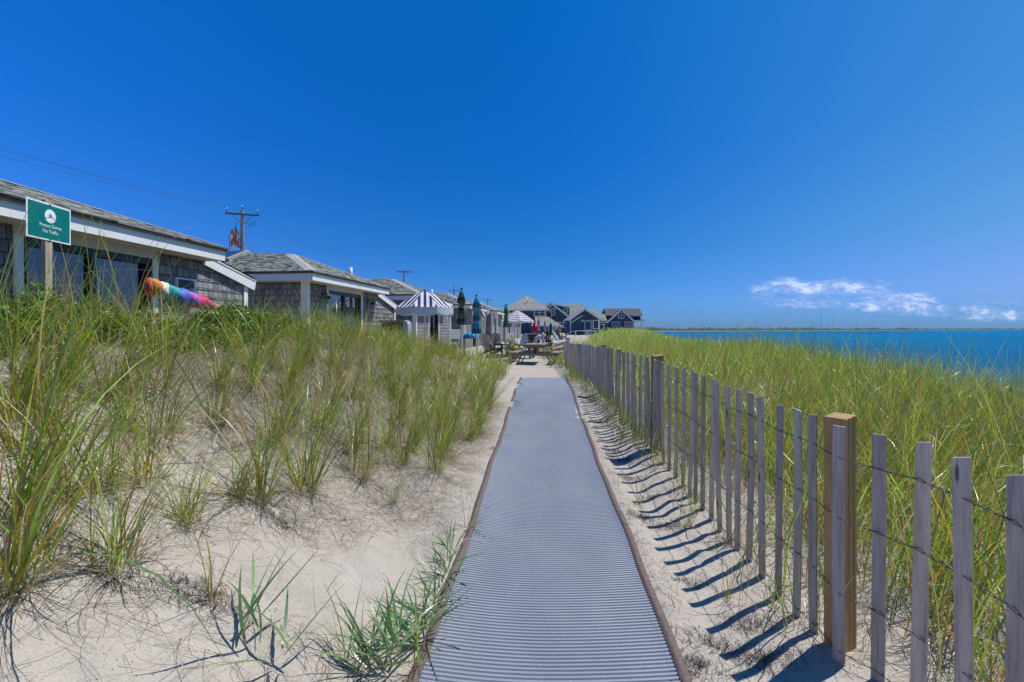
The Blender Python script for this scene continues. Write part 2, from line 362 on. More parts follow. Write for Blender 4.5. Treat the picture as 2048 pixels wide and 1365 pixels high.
# sea and far shore
def sea_mat():
    m, k = new_mat('sea_water')
    a = k.noise(k.vmap(k.obj, (.5, 1.1, 1)), .55, 6, .65, .4); b = k.noise(k.vmap(k.obj, (.02, .06, 1)), .6, 3, .5)
    k.put(k.b.inputs['Base Color'], k.ramp(b, [(.35, (.001, .12, .26)), (.65, (.002, .16, .32))]))
    k.b.inputs['Roughness'].default_value = .5; k.b.inputs['IOR'].default_value = 1.33; k.b.inputs['Specular IOR Level'].default_value = .015
    bump(k, a, 1.0, 1.2); return m
M['sea'] = sea_mat()
mb = MB(); mb.face([(-50, -400, -2), (14000, -400, -2), (14000, 14000, -2), (-50, 14000, -2)]); tag(mb.build('sea', M['sea']), kind='structure')
def far_shore():
    pts = [at(p, 659, d) for p, d in ((1240, 800), (1300, 830), (1400, 900), (1520, 1050), (1700, 1450), (1900, 2000), (2080, 2700), (2400, 4200), (2900, 9000))]
    n = 620; t = np.linspace(0, len(pts)-1, n); px = np.interp(t, range(len(pts)), [p.x for p in pts]); py = np.interp(t, range(len(pts)), [p.y for p in pts])
    d = np.hypot(px, py); ux, uy = px/d, py/d
    rows = []
    hn = 1+.9*fbm(t*22, t*0+3, 5)+.5*fbm(t*3, t*0+8, 2)
    for k_, (dd, hh) in enumerate([(0, -2.4), (4, -1.75), (16, -1.6), (18, -.3), (24, 2.0), (50, 3.2), (90, 4.0), (400, 4.2)]):
        h = hh if hh < 0 else (hh+.4)*np.clip(hn+.25*fbm(t*60+k_*9, t*0+k_, 3), .3, 2)*(.8+.2*np.minimum(d/1200, 2.4))
        rows.append(np.stack([px+ux*dd*(d/1000), py+uy*dd*(d/1000), np.full(n, 0.)+h], -1))
    V = np.array(rows); return V
def shore_mat():
    m, k = new_mat('wooded_shore'); sx = k.new('ShaderNodeSeparateXYZ'); k.put(sx.inputs[0], k.obj)
    n = k.noise(k.obj, .06, 5, .7)
    g = k.ramp(n, [(.35, (.012, .03, .035)), (.6, (.03, .055, .05)), (.74, (.09, .10, .09))])  # dark bluish greens put distance haze into the tree colour
    k.put(k.b.inputs['Base Color'], k.mix(k.m('LESS_THAN', sx.outputs[2], -1.45), g, (.34, .31, .25))); k.b.inputs['Roughness'].default_value = .95; return m
Vs = far_shore(); o = grid_mesh('far_shore', Vs[:, :, 0], Vs[:, :, 1], Vs[:, :, 2], shore_mat()); tag(o, kind='structure')

# ------------------------------------------------------------ ribbed beach mat
def ribmat():
    m, k = new_mat('blue_grey_woven_mat')
    n = k.noise(k.vmap(k.obj, (3, 1, 1)), 1.2, 4, .6); f = k.noise(k.obj, 120, 2, .8)
    c = k.ramp(n, [(.3, (.185, .215, .26)), (.7, (.225, .255, .305))])
    c = k.mix(k.rng(f, .66, .74), c, (.62, .58, .52)); c = k.mix(k.m('MULTIPLY', k.rng(k.noise(k.obj, 5, 6, .75), .60, .72), .55), c, (.42, .37, .31))
    c = k.mix(k.m('MULTIPLY', k.rng(k.noise(k.obj, 1.1, 3, .6), .45, .7), .16), c, (.40, .37, .33))
    k.put(k.b.inputs['Base Color'], c); k.b.inputs['Roughness'].default_value = .42; k.b.inputs['Specular IOR Level'].default_value = .55
    bump(k, k.noise(k.vmap(k.obj, (6, 1, 1)), 60, 2, .6), .25, .002); return m
M['rib'] = ribmat(); M['bind'] = plain('brown_edge_binding', (.13, .095, .085), .75, .3, 40, .5)
beach_mat = empty('beach_access_mat', (.2, 2, 0), 0, 'long blue-grey ribbed walkway mat laid over the sand beside the slat fence', 'walkway mat')
pitch = .027; per = 6; y0m = .55; nr = int((MAT_END-y0m)/pitch)*per
ys = y0m+np.arange(nr+1)*pitch/per; ss = np.linspace(-1, 1, 31)*(MATW-.045)
SS, YS = np.meshgrid(ss, ys)
wob = .02*fbm(SS*1.5, YS*.7, 2)
XS = pcen(YS)+SS+.008*np.sin(YS*2.1)+.004*np.sin(YS*5.3+1)
ph = (np.arange(nr+1) % per)/per; prof = np.array([0, .75, 1, 1, .75, 0])*.0085
drift = lambda X, Y, S: -.022*sst(fbm(X*2.3+4, Y*1.7, 4), .10, .34)*sst(Y, 5.5, 8)*sst(np.abs(S)/MATW, .55, .98)
ZS = ground(XS, YS)+.014+drift(XS, YS, SS)+prof[(np.arange(nr+1) % per)][:, None]
YS2 = YS+.004*fbm(SS*2, YS*1.2, 2)
V = np.stack([XS, YS2, ZS], -1)-np.array([.2, 2, 0])
ny, nx = XS.shape; idx = np.arange(nx-1)[None, :]+np.arange(ny-1)[:, None]*nx
np_mesh('mat_panel', V.reshape(-1, 3), np.stack([idx, idx+1, idx+1+nx, idx+nx], -1).reshape(-1, 4), M['rib'], smooth=False, parent=beach_mat)
for sgn in (-1, 1):
    yb = np.arange(y0m, MAT_END, .03); c4 = np.array([-.025, -.024, .023, .026])
    S2, Y2 = np.meshgrid(c4, yb); X2 = pcen(Y2)+sgn*(MATW-.02)+S2+.008*np.sin(Y2*2.1)+.004*np.sin(Y2*5.3+1)
    Z2 = ground(X2, Y2)+np.array([.0, .024, .024, .0])[None, :]+1.2*drift(X2, Y2, MATW+0*Y2)+.002*np.sin(Y2*90)
    V = np.stack([X2, Y2, Z2], -1)-np.array([.2, 2, 0]); ny, nx = X2.shape; idx = np.arange(nx-1)[None, :]+np.arange(ny-1)[:, None]*nx
    np_mesh('edge_binding', V.reshape(-1, 3), np.stack([idx, idx+1, idx+1+nx, idx+nx], -1).reshape(-1, 4), M['bind'], parent=beach_mat)

# ------------------------------------------------------------ grass
GREENS = np.array([(.15, .24, .03), (.21, .30, .035), (.12, .22, .045), (.27, .33, .05), (.10, .22, .09), (.34, .42, .22), (.18, .27, .03), (.11, .20, .03)])  # the pale green entry paints light glints onto some blades
YEL = np.array([(.34, .30, .06), (.46, .30, .06), (.42, .22, .05)]); TAN = np.array([(.40, .31, .20), (.50, .42, .30), (.28, .20, .12)])
def blades(base, L, az, lean, curv, wid, cols, seg=6, basecol=None, basefrac=.14, rng=RNG):
    n = len(L); t = np.linspace(0, 1, seg+1)[None, :]
    ang = lean[:, None]+curv[:, None]*t**1.6
    dt = 1/seg; ax = np.concatenate([np.zeros((n, 1)), np.cumsum(np.sin((ang[:, 1:]+ang[:, :-1])/2), 1)*dt], 1)*L[:, None]
    azc = np.concatenate([np.zeros((n, 1)), np.cumsum(np.cos((ang[:, 1:]+ang[:, :-1])/2), 1)*dt], 1)*L[:, None]
    swirl = rng.normal(0, .18, n)[:, None]*t**2*L[:, None]
    ca, sa = np.cos(az)[:, None], np.sin(az)[:, None]
    cx = base[:, 0:1]+ax*ca-swirl*sa; cy = base[:, 1:2]+ax*sa+swirl*ca; cz = base[:, 2:3]+azc
    wd = wid[:, None]*np.minimum(1, .55+2*t)*(1-t**2.2)*.5+.0004
    tw = (az+math.pi/2+rng.normal(0, .7, n))[:, None]+rng.normal(0, .5, n)[:, None]*t
    wx, wy = np.cos(tw)*wd, np.sin(tw)*wd; wz = rng.normal(0, .25, n)[:, None]*wd
    A = np.stack([cx-wx, cy-wy, cz-wz], -1); B = np.stack([cx+wx, cy+wy, cz+wz], -1)
    V = np.stack([A, B], 2).reshape(-1, 3)
    b = np.arange(n)[:, None]*(seg+1)*2+np.arange(seg)[None, :]*2
    Fq = np.stack([b, b+1, b+3, b+2], -1).reshape(-1, 4)
    if basecol is None: basecol = TAN[rng.integers(0, 3, n)]*.8
    f = np.clip(1-t/basefrac, 0, 1)[..., None]
    C = cols[:, None, :]*(1-f)+basecol[:, None, :]*f
    tip = (np.clip((t-.85)/.15, 0, 1)*(rng.random(n)[:, None] < .35))[..., None]
    C = C*(1-tip)+np.array([.42, .33, .16])*tip
    C = np.repeat(C, 2, axis=1).reshape(-1, 3)
    return V, Fq, C
def join(parts):
    Vs, Fs, Cs, o_ = [], [], [], 0
    for V, Fq, C in parts: Vs.append(V); Fs.append(Fq+o_); Cs.append(C); o_ += len(V)
    return np.concatenate(Vs), np.concatenate(Fs), np.concatenate(Cs)
def pickcol(n, dead=.12, bright=1., rng=RNG):
    c = GREENS[rng.integers(0, len(GREENS), n)]*np.array([1.12, 1.08, .85])*rng.uniform(.75, 1.45, n)[:, None]*bright
    k = rng.random(n); dead = dead*1.25; c = np.where((k < dead)[:, None], YEL[rng.integers(0, 3, n)]*rng.uniform(.7, 1.1, n)[:, None], c)
    c = np.where((k > 1-dead*.7)[:, None], TAN[rng.integers(0, 3, n)], c); return c
WIND = .15  # azimuth the blades lean towards (to the right and away)
def tussock(n, H, spread=.07, lean=.35, dead_n=40, seg=7, wid=.0062, rng=RNG, deadc=.20):
    a = rng.uniform(0, 2*math.pi, n); r = spread*np.sqrt(rng.random(n))
    base = np.stack([r*np.cos(a), r*np.sin(a), np.full(n, -.02)], -1)
    wm = rng.random(n) < .5; az = np.where(wm, rng.normal(WIND, .6, n), a+rng.normal(0, .6, n))
    L = H*rng.uniform(.45, 1.12, n); ln = np.abs(rng.normal(.14, lean*.9, n))+wm*.08; cv = rng.uniform(.15, 1.25, n)*(.5+rng.random(n))
    parts = [blades(base, L, az, ln, cv, wid*rng.uniform(.6, 1.3, n), pickcol(n, deadc, rng=rng), seg, rng=rng)]
    if dead_n:
        m = dead_n; a = rng.uniform(0, 2*math.pi, m); r = spread*1.1*np.sqrt(rng.random(m)); base = np.stack([r*np.cos(a), r*np.sin(a), np.full(m, .0)], -1)
        parts.append(blades(base, H*rng.uniform(.12, .5, m), a+rng.normal(0, .8, m), rng.uniform(.5, 1.45, m), rng.uniform(.2, 1.1, m), .0042*rng.uniform(.5, 1.2, m), TAN[rng.integers(0, 3, m)]*rng.uniform(.55, 1.1, m)[:, None], 4, rng=rng))
    return join(parts)
def make_tussock_proto(i, n, H, **kw):
    V, Fq, C = tussock(n, H, **kw); me_o = np_mesh('beach_grass_tussock', V, Fq, M['blade'], C); COL.objects.unlink(me_o); return me_o
PROT = [make_tussock_proto(i, int(RNG.integers(34, 72)), float(RNG.uniform(.78, 1.08)), spread=float(RNG.uniform(.05, .11)), dead_n=int(RNG.integers(60, 110)), wid=.0080) for i in range(14)]
SPARSE = [make_tussock_proto(i, int(RNG.integers(9, 18)), float(RNG.uniform(.45, .75)), spread=.035, dead_n=18, lean=.3) for i in range(6)]
def place_tussock(px, py_, proto, rz, sc, label=None, grp='beach grass tussocks on the left dune'):
    o = bpy.data.objects.new('beach_grass_tussock', proto.data); COL.objects.link(o)
    o.location = (px, py_, gz(px, py_)-.01); o.rotation_euler = (0, 0, rz); o.scale = (sc, sc, sc)
    tag(o, label or 'tussock of green beach grass with straw-coloured base on the sandy left dune slope', 'beach grass', grp); return o
def ray_ground(px, py, d0=1.2, d1=40):
    """ground point of the dune seen at a measured spot of the photo"""
    p = None; d = d0
    while d < d1:
        q = at(px, py, d)
        if q.z <= gz(q.x, q.y): return q
        d *= 1.006
    return None
SPOT = [  # measured tussock feet, (px, py, proto, scale, label)
 (60, 905, 4, 1.0, None), (125, 1000, 5, .9, None), (20, 1040, 6, 1.05, None), (80, 780, 8, 1.0, None), (290, 965, 9, .8, None), (140, 765, 10, 1.0, None), (215, 800, 11, .95, None), (60, 1150, 13, .85, None), (640, 870, 1, .9, None), (800, 830, 2, .85, None),
 (10, 1190, 0, 1.25, 'big beach grass tussock at the lower left edge with orange-brown base'),
 (232, 1130, 1, .9, 'wide beach grass tussock in bare sand at lower left with long blades arching right'),
 (205, 985, 2, .8, None), (25, 835, 3, 1.1, 'tall dense tussock at the left edge under the green sign'),
 (375, 1050, 4, .62, 'small upright tussock standing alone in bare sand left of centre'),
 (520, 1005, 5, .95, 'broad beach grass tussock with brown sheaths at the edge of the bare sand patch'),
 (610, 985, 7, .95, None), (720, 955, 8, .85, None),
 (470, 1000, 6, .7, None), (830, 885, 9, .7, None), (955, 870, 10, .95, 'bright green fan-shaped tussock leaning over the mat edge halfway along'),
 (700, 900, 11, .8, None), (545, 880, 12, .9, None), (330, 870, 13, .9, None), (250, 860, 0, .8, None), (430, 850, 2, .85, None), (890, 800, 3, .8, None), (960, 780, 4, .9, None), (980, 745, 5, .9, None), (1000, 735, 6, .6, None)]
used = []
for (px, py, pi, sc, lab) in SPOT:
    q = ray_ground(px, py)
    if q: place_tussock(q.x, q.y, PROT[pi], 0.0+RNG.normal(0, .5), sc, lab); used.append((q.x, q.y))
for (px, py, pi, sc, lab) in [(935, 1058, 0, 1.0, 'thin spreading tussock against the left edge of the mat near the front'),
                              (785, 1003, 1, .8, 'thin tussock on bare sand between the large clumps and the mat'),
                              (432, 1202, 2, .9, 'single slim upright grass shoot in the sand at lower left'),
                              (1275, 1010, 3, .7, None), (1140, 770, 4, .9, None), (830, 1340, 5, .85, 'slim upright grass shoot at the bottom edge beside the mat'), (690, 1330, 4, .8, 'slim grass shoot in bare sand at the bottom of the photo'), (1540, 1215, 1, .7, None), (1985, 1345, 0, .6, 'yellow-green grass shoots at the foot of the rightmost fence slats'), (1925, 1330, 3, .55, 'small grass shoot behind the second slat from the right edge'), (1450, 1200, 2, .6, None)]:
    q = ray_ground(px, py)
    if q: place_tussock(q.x, q.y, SPARSE[pi], RNG.normal(0, .5), sc, lab or 'thin beach grass sprout on the sand strip between mat and slat fence', 'beach grass tussocks on the left dune' if px < 1000 else 'beach grass sprouts by the slat fence'); used.append((q.x, q.y))
# random fill of individually standing tussocks on the slope
def sand_bare(x, y):
    """the open sand patch beside the mat in the foreground stays bare"""
    if y < 4.3 and x > -2.55+.25*(y-2): return True
    if pcen(y)-MATW-x < .30+.28*max(0, 7-y)/4: return True
    return False
cnt = 0; tries = 0
while cnt < 172 and tries < 9000:
    tries += 1; y = float(RNG.uniform(1.3, 9.6)); x = float(RNG.uniform(-6.0, -.4))
    if x < -5.15+.09*y+.2: continue
    s_ = pcen(y)-MATW-x
    if s_ < .35 or sand_bare(x, y): continue
    if vnoise(np.array(x*1.3), np.array(y*1.3)) < -.30: continue
    if -.80 < x/y < -.57 and s_ > 2.9 and RNG.random() < .75: continue
    md = .33
    if any((x-a)**2+(y-b)**2 < md*md for a, b in used): continue
    used.append((x, y)); cnt += 1; place_tussock(x, y, PROT[int(RNG.integers(0, 14))], float(RNG.normal(0, .6)), float(RNG.uniform(.7, 1.0))*(.8 if s_ > 2.6 else 1))

def field(npos, bx, by, dens_fn, nb, H, wid, seg, bright=1., dead=.12, spread=.09, dn=0, st=1.):
    parts = []; c = 0
    xs = RNG.uniform(*bx, npos); ys_ = by[0]+(by[1]-by[0])*RNG.random(npos)
    keep = dens_fn(xs, ys_) > RNG.random(npos); xs = xs[keep]; ys_ = ys_[keep]; n = len(xs)
    if n == 0: return None
    N = n*nb; ox = np.repeat(xs, nb)+RNG.normal(0, spread, N); oy = np.repeat(ys_, nb)+RNG.normal(0, spread, N)
    oz = ground(ox, oy)-.02; tz = np.repeat(RNG.uniform(.7, 1.1, n), nb)
    az = np.where(RNG.random(N) < .5, RNG.normal(WIND-.2, .9, N), RNG.uniform(0, 2*math.pi, N))
    L = H*tz*RNG.uniform(.5, 1.12, N); ln = np.abs(RNG.normal(.10, .30, N)); cv = RNG.uniform(.1, 1.3, N)*(.5+RNG.random(N))
    ln, cv = ln*st, cv*st
    parts.append(blades(np.stack([ox, oy, oz], -1), L, az, ln, cv, wid*RNG.uniform(.6, 1.3, N), pickcol(N, dead, bright), seg))
    if dn:
        m = n*dn; ox = np.repeat(xs, dn)+RNG.normal(0, spread, m); oy = np.repeat(ys_, dn)+RNG.normal(0, spread, m)
        parts.append(blades(np.stack([ox, oy, ground(ox, oy)], -1), H*RNG.uniform(.12, .45, m), RNG.uniform(0, 6.28, m), RNG.uniform(.4, 1.4, m), RNG.uniform(.2, 1., m), wid*.8*RNG.uniform(.5, 1.1, m), TAN[RNG.integers(0, 3, m)]*RNG.uniform(.6, 1.1, m)[:, None], 4))
    return parts
def rightfn(x, y):
    fx = fence_x(y); ex = edge_x(y)
    return (1-sst(y, 21, 30)*(1-sst(x, .155*y, .18*y)))*sst(x, fx+.12, fx+.7)*(1-sst(x, ex+.3, ex+2.2))*(.35+.65*sst(fbm(x*1.1, y*1.1, 3), -.2, .12))
P_ = []
P_ += field(2300, (1.7, 10.5), (.6, 8), lambda x, y: rightfn(x, y)*(.55+.45*sst(y, 2.6, 4.6)), 20, .95, .0078, 6, 1.2, .24, .10, 12)
P_ += field(2600, (1.9, 12), (8, 20), rightfn, 15, .92, .009, 5, 1.25, .20, .14, 3)
P_ += field(2300, (3.2, 11), (2, 18), lambda x, y: rightfn(x, y)*sst(x, 2.6, 4.5), 2, 1.48, .0062, 6, 1.0, .08, .1, 0, .45)
tag(np_mesh('beach_grass', *(lambda j: (j[0], j[1]))(join(P_)), M['blade'], join(P_)[2]), 'dense green beach grass covering the dune behind the slat fence', 'beach grass', kind='stuff')
P_ = []
P_ += field(3600, (2, 19), (20, 60), lambda x, y: rightfn(x, y), 11, .68, .022, 3, 1.25, .1, .3)
P_ += field(1800, (4, 36), (60, 125), lambda x, y: rightfn(x, y), 10, .62, .05, 3, 1.25, .1, .6)
J = join(P_); tag(np_mesh('beach_grass', J[0], J[1], M['blade'], J[2]), 'far sweep of beach grass on the rising dune towards the houses', 'beach grass', kind='stuff')
def leftfn(x, y):
    s_ = pcen(y)-MATW-x; lim = np.interp(y, [0, 8, 11, 14, 15.5, 16.5], [4.7, 4.4, 3.9, 3.6, 2.6, 1.5])
    return sst(s_, .32, .6)*(1-sst(s_, lim, lim+.4))*(.12+.88*sst(fbm(x*1.5, y*1.5, 3), -.2, .15))
P_ = field(640, (-5, 1), (9.0, 16.3), leftfn, 20, .70, .0085, 5, 1.0, .20, .07, 10)
P_ += field(420, (-6.2, -2.6), (1.0, 9.5), lambda x, y: (1-.8*(x/y > -.80)*(x/y < -.58))*sst(pcen(y)-MATW-x, 2.7, 3.3)*(1-sst(pcen(y)-MATW-x, 4.0, 4.4)), 10, .74, .0068, 6, 1.0, .16, .07, 5)
P_ += field(110, (-5.6, -2.4), (1.6, 5.2), lambda x, y: (x/y < -.74)*sst(pcen(y)-MATW-x, 1.4, 2.4)*(1-sst(pcen(y)-MATW-x, 4.0, 4.4)), 4, 1.25, .0065, 8, 1.0, .2, .08)
J = join(P_); tag(np_mesh('beach_grass', J[0], J[1], M['blade'], J[2]), 'mass of beach grass on the crest of the left dune in front of the cottages', 'beach grass', kind='stuff')
# strip by the fence foot
P_ = field(260, (1.2, 2.3), (2.6, 15), lambda x, y: np.exp(-((x-fence_x(y)+.12)/.2)**2)*sst(y, 4.2, 7.0), 10, .5, .007, 5, 1., .15, .05, 8)
P_ += field(230, (1.0, 2.2), (2.5, 8.5), lambda x, y: np.exp(-((x-fence_x(y)+.08)/.15)**2), 6, .68, .006, 6, 1., .2, .04, 6)
P_ += field(160, (1.2, 2.6), (15, 26), lambda x, y: np.exp(-((x-fence_x(y)+.1)/.4)**2), 12, .5, .012, 4, 1., .15, .1, 5)
J = join(P_); tag(np_mesh('beach_grass', J[0], J[1], M['blade'], J[2]), 'low scattered grass along the foot of the slat fence', 'beach grass', kind='stuff')

# broad-leaved grass beside the mat
def broad(n, H, wid, rng=RNG):
    a = rng.uniform(0, 6.28, n); base = np.stack([.06*np.cos(a)*rng.random(n), .06*np.sin(a)*rng.random(n), .02+.10*rng.random(n)], -1)
    az = np.where(rng.random(n) < .6, rng.normal(2.6, .8, n), a)
    return blades(base, H*rng.uniform(.5, 1.1, n), az, rng.uniform(.5, 1.25, n), rng.uniform(.2, .9, n), wid*rng.uniform(.6, 1.2, n), np.array([(.13, .24, .08), (.18, .29, .11), (.10, .21, .10)])[rng.integers(0, 3, n)]*rng.uniform(.8, 1.2, n)[:, None], 7, basefrac=.06)
for (px, py, n, H, wd, lab) in [(895, 1160, 24, .26, .012, 'low broad-leaved grass clump spilling from the mat edge, upper one'), (840, 1290, 34, .34, .014, 'broad-leaved green grass clump hugging the left mat edge at the bottom'),
                                (872, 1225, 22, .30, .013, 'broad-leaved grass clump at the mat edge between the upper and lower clumps'), (735, 1350, 20, .34, .014, 'broad-leaved grass clump at the very bottom, furthest from the mat edge'), (905, 1120, 14, .22, .011, 'smallest and highest of the broad-leaved clumps along the mat edge'),
                                (790, 1345, 26, .36, .014, 'broad-leaved grass clump at the bottom edge left of the mat'), (500, 1300, 9, .42, .018, 'blue-green wide-bladed plant alone in the sand at the bottom left'), (560, 1345, 6, .34, .016, 'small wide-bladed shoot beside the blue-green plant at the bottom')]:
    q = ray_ground(px, py)
    if q is None: continue
    V, Fq, C = broad(n, H, wd); o = np_mesh('broad_leaf_grass', V, Fq, M['blade'], C); o.location = (q.x, q.y, gz(q.x, q.y)); tag(o, lab, 'grass', 'broad-leaved grasses in the foreground sand')


# dry thatch and dark wrack lying on the sand
def litter(npts, bx, by, fn, L0, L1, wid, cols, n_lift=.02):
    xs = RNG.uniform(*bx, npts); ys_ = RNG.uniform(*by, npts); kp = fn(xs, ys_) > RNG.random(npts); xs, ys_ = xs[kp], ys_[kp]; n = len(xs)
    seg = 5; L = RNG.uniform(L0, L1, n); az = RNG.uniform(0, 6.28, n); cur = RNG.normal(0, .8, n); t = np.linspace(0, 1, seg+1)[None, :]
    th = az[:, None]+cur[:, None]*t; dx = np.cumsum(np.cos(th), 1)/seg*L[:, None]; dy = np.cumsum(np.sin(th), 1)/seg*L[:, None]
    cx = xs[:, None]+dx; cy = ys_[:, None]+dy; cz = ground(cx, cy)+.004+n_lift*RNG.random(n)[:, None]*np.sin(t*3.14)
    wd = (wid*RNG.uniform(.5, 1.4, n))[:, None]*.5*(1-.6*t); wx, wy = -np.sin(th)*wd, np.cos(th)*wd
    V = np.stack([np.stack([cx-wx, cy-wy, cz], -1), np.stack([cx+wx, cy+wy, cz+wd*.5], -1)], 2).reshape(-1, 3)
    b = np.arange(n)[:, None]*(seg+1)*2+np.arange(seg)[None, :]*2; Fq = np.stack([b, b+1, b+3, b+2], -1).reshape(-1, 4)
    C = np.repeat(cols[RNG.integers(0, len(cols), n)]*RNG.uniform(.6, 1.2, n)[:, None], (seg+1)*2, axis=0); return V, Fq, C
UA = np.array(used)
def nearT(x, y, s_=.25, dx=.10, dy=-.12):
    d2 = ((x[:, None]-UA[None, :, 0]-dx)**2+(y[:, None]-UA[None, :, 1]-dy)**2).min(1); return np.exp(-d2/(2*s_*s_))
GREYT = np.array([(.30, .25, .20), (.42, .36, .28), (.16, .11, .08), (.50, .45, .37), (.10, .075, .06), (.24, .18, .12)]); DARK = np.array([(.045, .035, .03), (.08, .06, .045), (.03, .025, .025)])  # darker tones in GREYT also paint in the shadow between grass clumps
L_ = [litter(90000, (-5.5, .2), (1.3, 9), lambda x, y: np.where(pcen(y)-MATW-x > .1, nearT(x, y, .2)*(.3+.7*(y > 3.2)), 0), .08, .42, .0021, GREYT, .04),
      litter(30000, (-5.5, .2), (3.6, 9), lambda x, y: sst(pcen(y)-MATW-x, 1.2, 2.2), .08, .45, .0024, GREYT, .06)]
L_ += [litter(26000, (-5.5, .3), (4.2, 13), lambda x, y: sst(pcen(y)-MATW-x, .5, 1.5)*(1-sst(pcen(y)-MATW-x, 3.8, 4.4)), .10, .5, .0034, GREYT, .10)]
J = join(L_); tag(np_mesh('dry_thatch', J[0], J[1], M['straw'], J[2]), 'dry straw and dead grass strewn over the left dune sand', 'dry grass', kind='stuff')
L_ = [litter(20000, (1.6, 6.5), (1.2, 10), lambda x, y: sst(x, fence_x(y)+.05, fence_x(y)+.4), .1, .45, .0026, GREYT, .12),
      litter(12000, (.7, 2.2), (1.3, 12), lambda x, y: np.exp(-((x-pcen(y)-MATW-.09)/.07)**2)+.25*np.exp(-((x-fence_x(y))/.2)**2), .03, .16, .003, GREYT, .02)]
J = join(L_); tag(np_mesh('dry_thatch', J[0], J[1], M['straw'], J[2]), 'tangled dead stems under the grass behind the slat fence', 'dry grass', kind='stuff')
_blobs = [(1.22, 2.35, .13), (1.05, 2.05, .10), (1.12, 3.05, .07), (1.28, 3.9, .11), (1.35, 4.5, .08), (1.30, 5.6, .12), (1.42, 7.5, .1), (1.5, 9.0, .1)]
for (px, py) in [(1225, 905), (1280, 1035), (1430, 1290), (1500, 1250), (1390, 1335), (1185, 800), (1260, 960), (560, 1045), (210, 1150), (130, 1085), (340, 1180), (690, 940), (1000, 900), (930, 885), (400, 1190)]:
    q = ray_ground(px, py)
    if q: _blobs.append((q.x, q.y, .10))
def blobfn(x, y):
    s_ = 0*x
    for a, b, r in _blobs: s_ = s_+np.exp(-(((x-a)/(r*1.1))**2+((y-b)/(r*.6))**2))
    return s_
L_ = [litter(420000, (-3.2, 2), (1.7, 9.5), blobfn, .008, .05, .0028, DARK, .02), litter(16000, (-4.5, .3), (1.5, 9), lambda x, y: np.where(pcen(y)-MATW-x > .05, nearT(x, y, .09, .02, -.05), 0), .02, .10, .0026, DARK, .012)]
J = join(L_); tag(np_mesh('dark_wrack', J[0], J[1], M['straw'], J[2]), 'dark crumbled seaweed and roots scattered on the sand by mat and tussocks', 'seaweed', kind='stuff')

def bits(n, bx, by, fn):
    xs = RNG.uniform(*bx, n); ys_ = RNG.uniform(*by, n); kp = fn(xs, ys_) > RNG.random(n); xs, ys_ = xs[kp], ys_[kp]; n = len(xs); r_ = RNG.uniform(.0015, .006, n)
    a = RNG.uniform(0, 6.28, n)[:, None]+np.array([0, 1.6, 3.1, 4.7])[None, :]; z = ground(xs, ys_)
    rim = np.stack([xs[:, None]+np.cos(a)*r_[:, None], ys_[:, None]+np.sin(a)*r_[:, None]*.7, np.repeat(z[:, None], 4, 1)-.001], -1); top = np.stack([xs, ys_, z+r_*.7], -1)[:, None, :]
    V = np.concatenate([rim, top], 1).reshape(-1, 3); b = np.arange(n)[:, None]*5; Fq = np.concatenate([b+np.array([[i, (i+1) % 4, 4]]) for i in range(4)], 0)
    C = np.array([(.62, .58, .52), (.40, .33, .26), (.12, .10, .09), (.5, .42, .33), (.28, .16, .10)])[RNG.integers(0, 5, n)]
    return V, Fq, np.repeat(C, 5, axis=0)
J = bits(26000, (-3.6, 2.2), (1.4, 7), lambda x, y: np.where(np.abs(x-pcen(y)) > MATW+.03, .35+.65*(x > pcen(y)), 0)); tag(np_mesh('shell_grit', J[0], J[1], M['straw'], J[2], smooth=False), 'tiny shell fragments and pebbles strewn over the sand beside the mat', 'shells', kind='stuff')

# leafy shrubs on the crest
def shrub(x, y, rx, ry, h, n, label):
    r_ = empty('leafy_shrub', (x, y, gz(x, y)), 0, label, 'shrub', 'leafy shrubs on the dune crest')
    a = RNG.uniform(0, 6.28, n); rr = RNG.random(n)**.5; cl = fbm(np.cos(a)*rr*3+x, np.sin(a)*rr*3+y, 2)
    px_ = rx*rr*np.cos(a); py_ = ry*rr*np.sin(a); top = h*(1-.7*rr**2)*(1+.6*cl); pz = top*(1-.75*RNG.random(n)**1.6)
    gzz = ground(px_+x, py_+y)-gz(x, y); s_ = RNG.uniform(.012, .026, n)
    d1 = RNG.normal(0, 1, (n, 3)); d1[:, 2] = np.abs(d1[:, 2])*.4; d1 /= np.linalg.norm(d1, axis=1)[:, None]
    d2 = np.cross(d1, RNG.normal(0, 1, (n, 3))); d2 /= np.linalg.norm(d2, axis=1)[:, None]
    c = np.stack([px_, py_, pz+gzz+.02], -1)
    V = np.stack([c, c+(d1*.5+d2*.42)*s_[:, None]*1.6, c+d1*s_[:, None]*2.2, c+(d1*.5-d2*.42)*s_[:, None]*1.6], 1).reshape(-1, 3)
    Fq = np.arange(n*4).reshape(n, 4)
    C = np.array([(.10, .20, .025), (.07, .15, .02), (.16, .26, .03), (.05, .10, .02), (.22, .26, .04)])[RNG.integers(0, 5, n)]*RNG.uniform(.7, 1.2, n)[:, None]
    np_mesh('foliage', V, Fq, M['leaf'], np.repeat(C, 4, axis=0), smooth=False, parent=r_)
    st = MB()
    for i in range(26):
        a = random.uniform(0, 6.28); q = random.uniform(.2, .95); ex, ey = rx*q*math.cos(a), ry*q*math.sin(a)
        st.tube([(ex*.3, ey*.3, -.03), (ex*.6, ey*.65, h*.35), (ex, ey, h*random.uniform(.5, .85)*(1-.5*q*q))], [.005, .004, .002], 5)
    st.build('stem', M['bark'], r_)
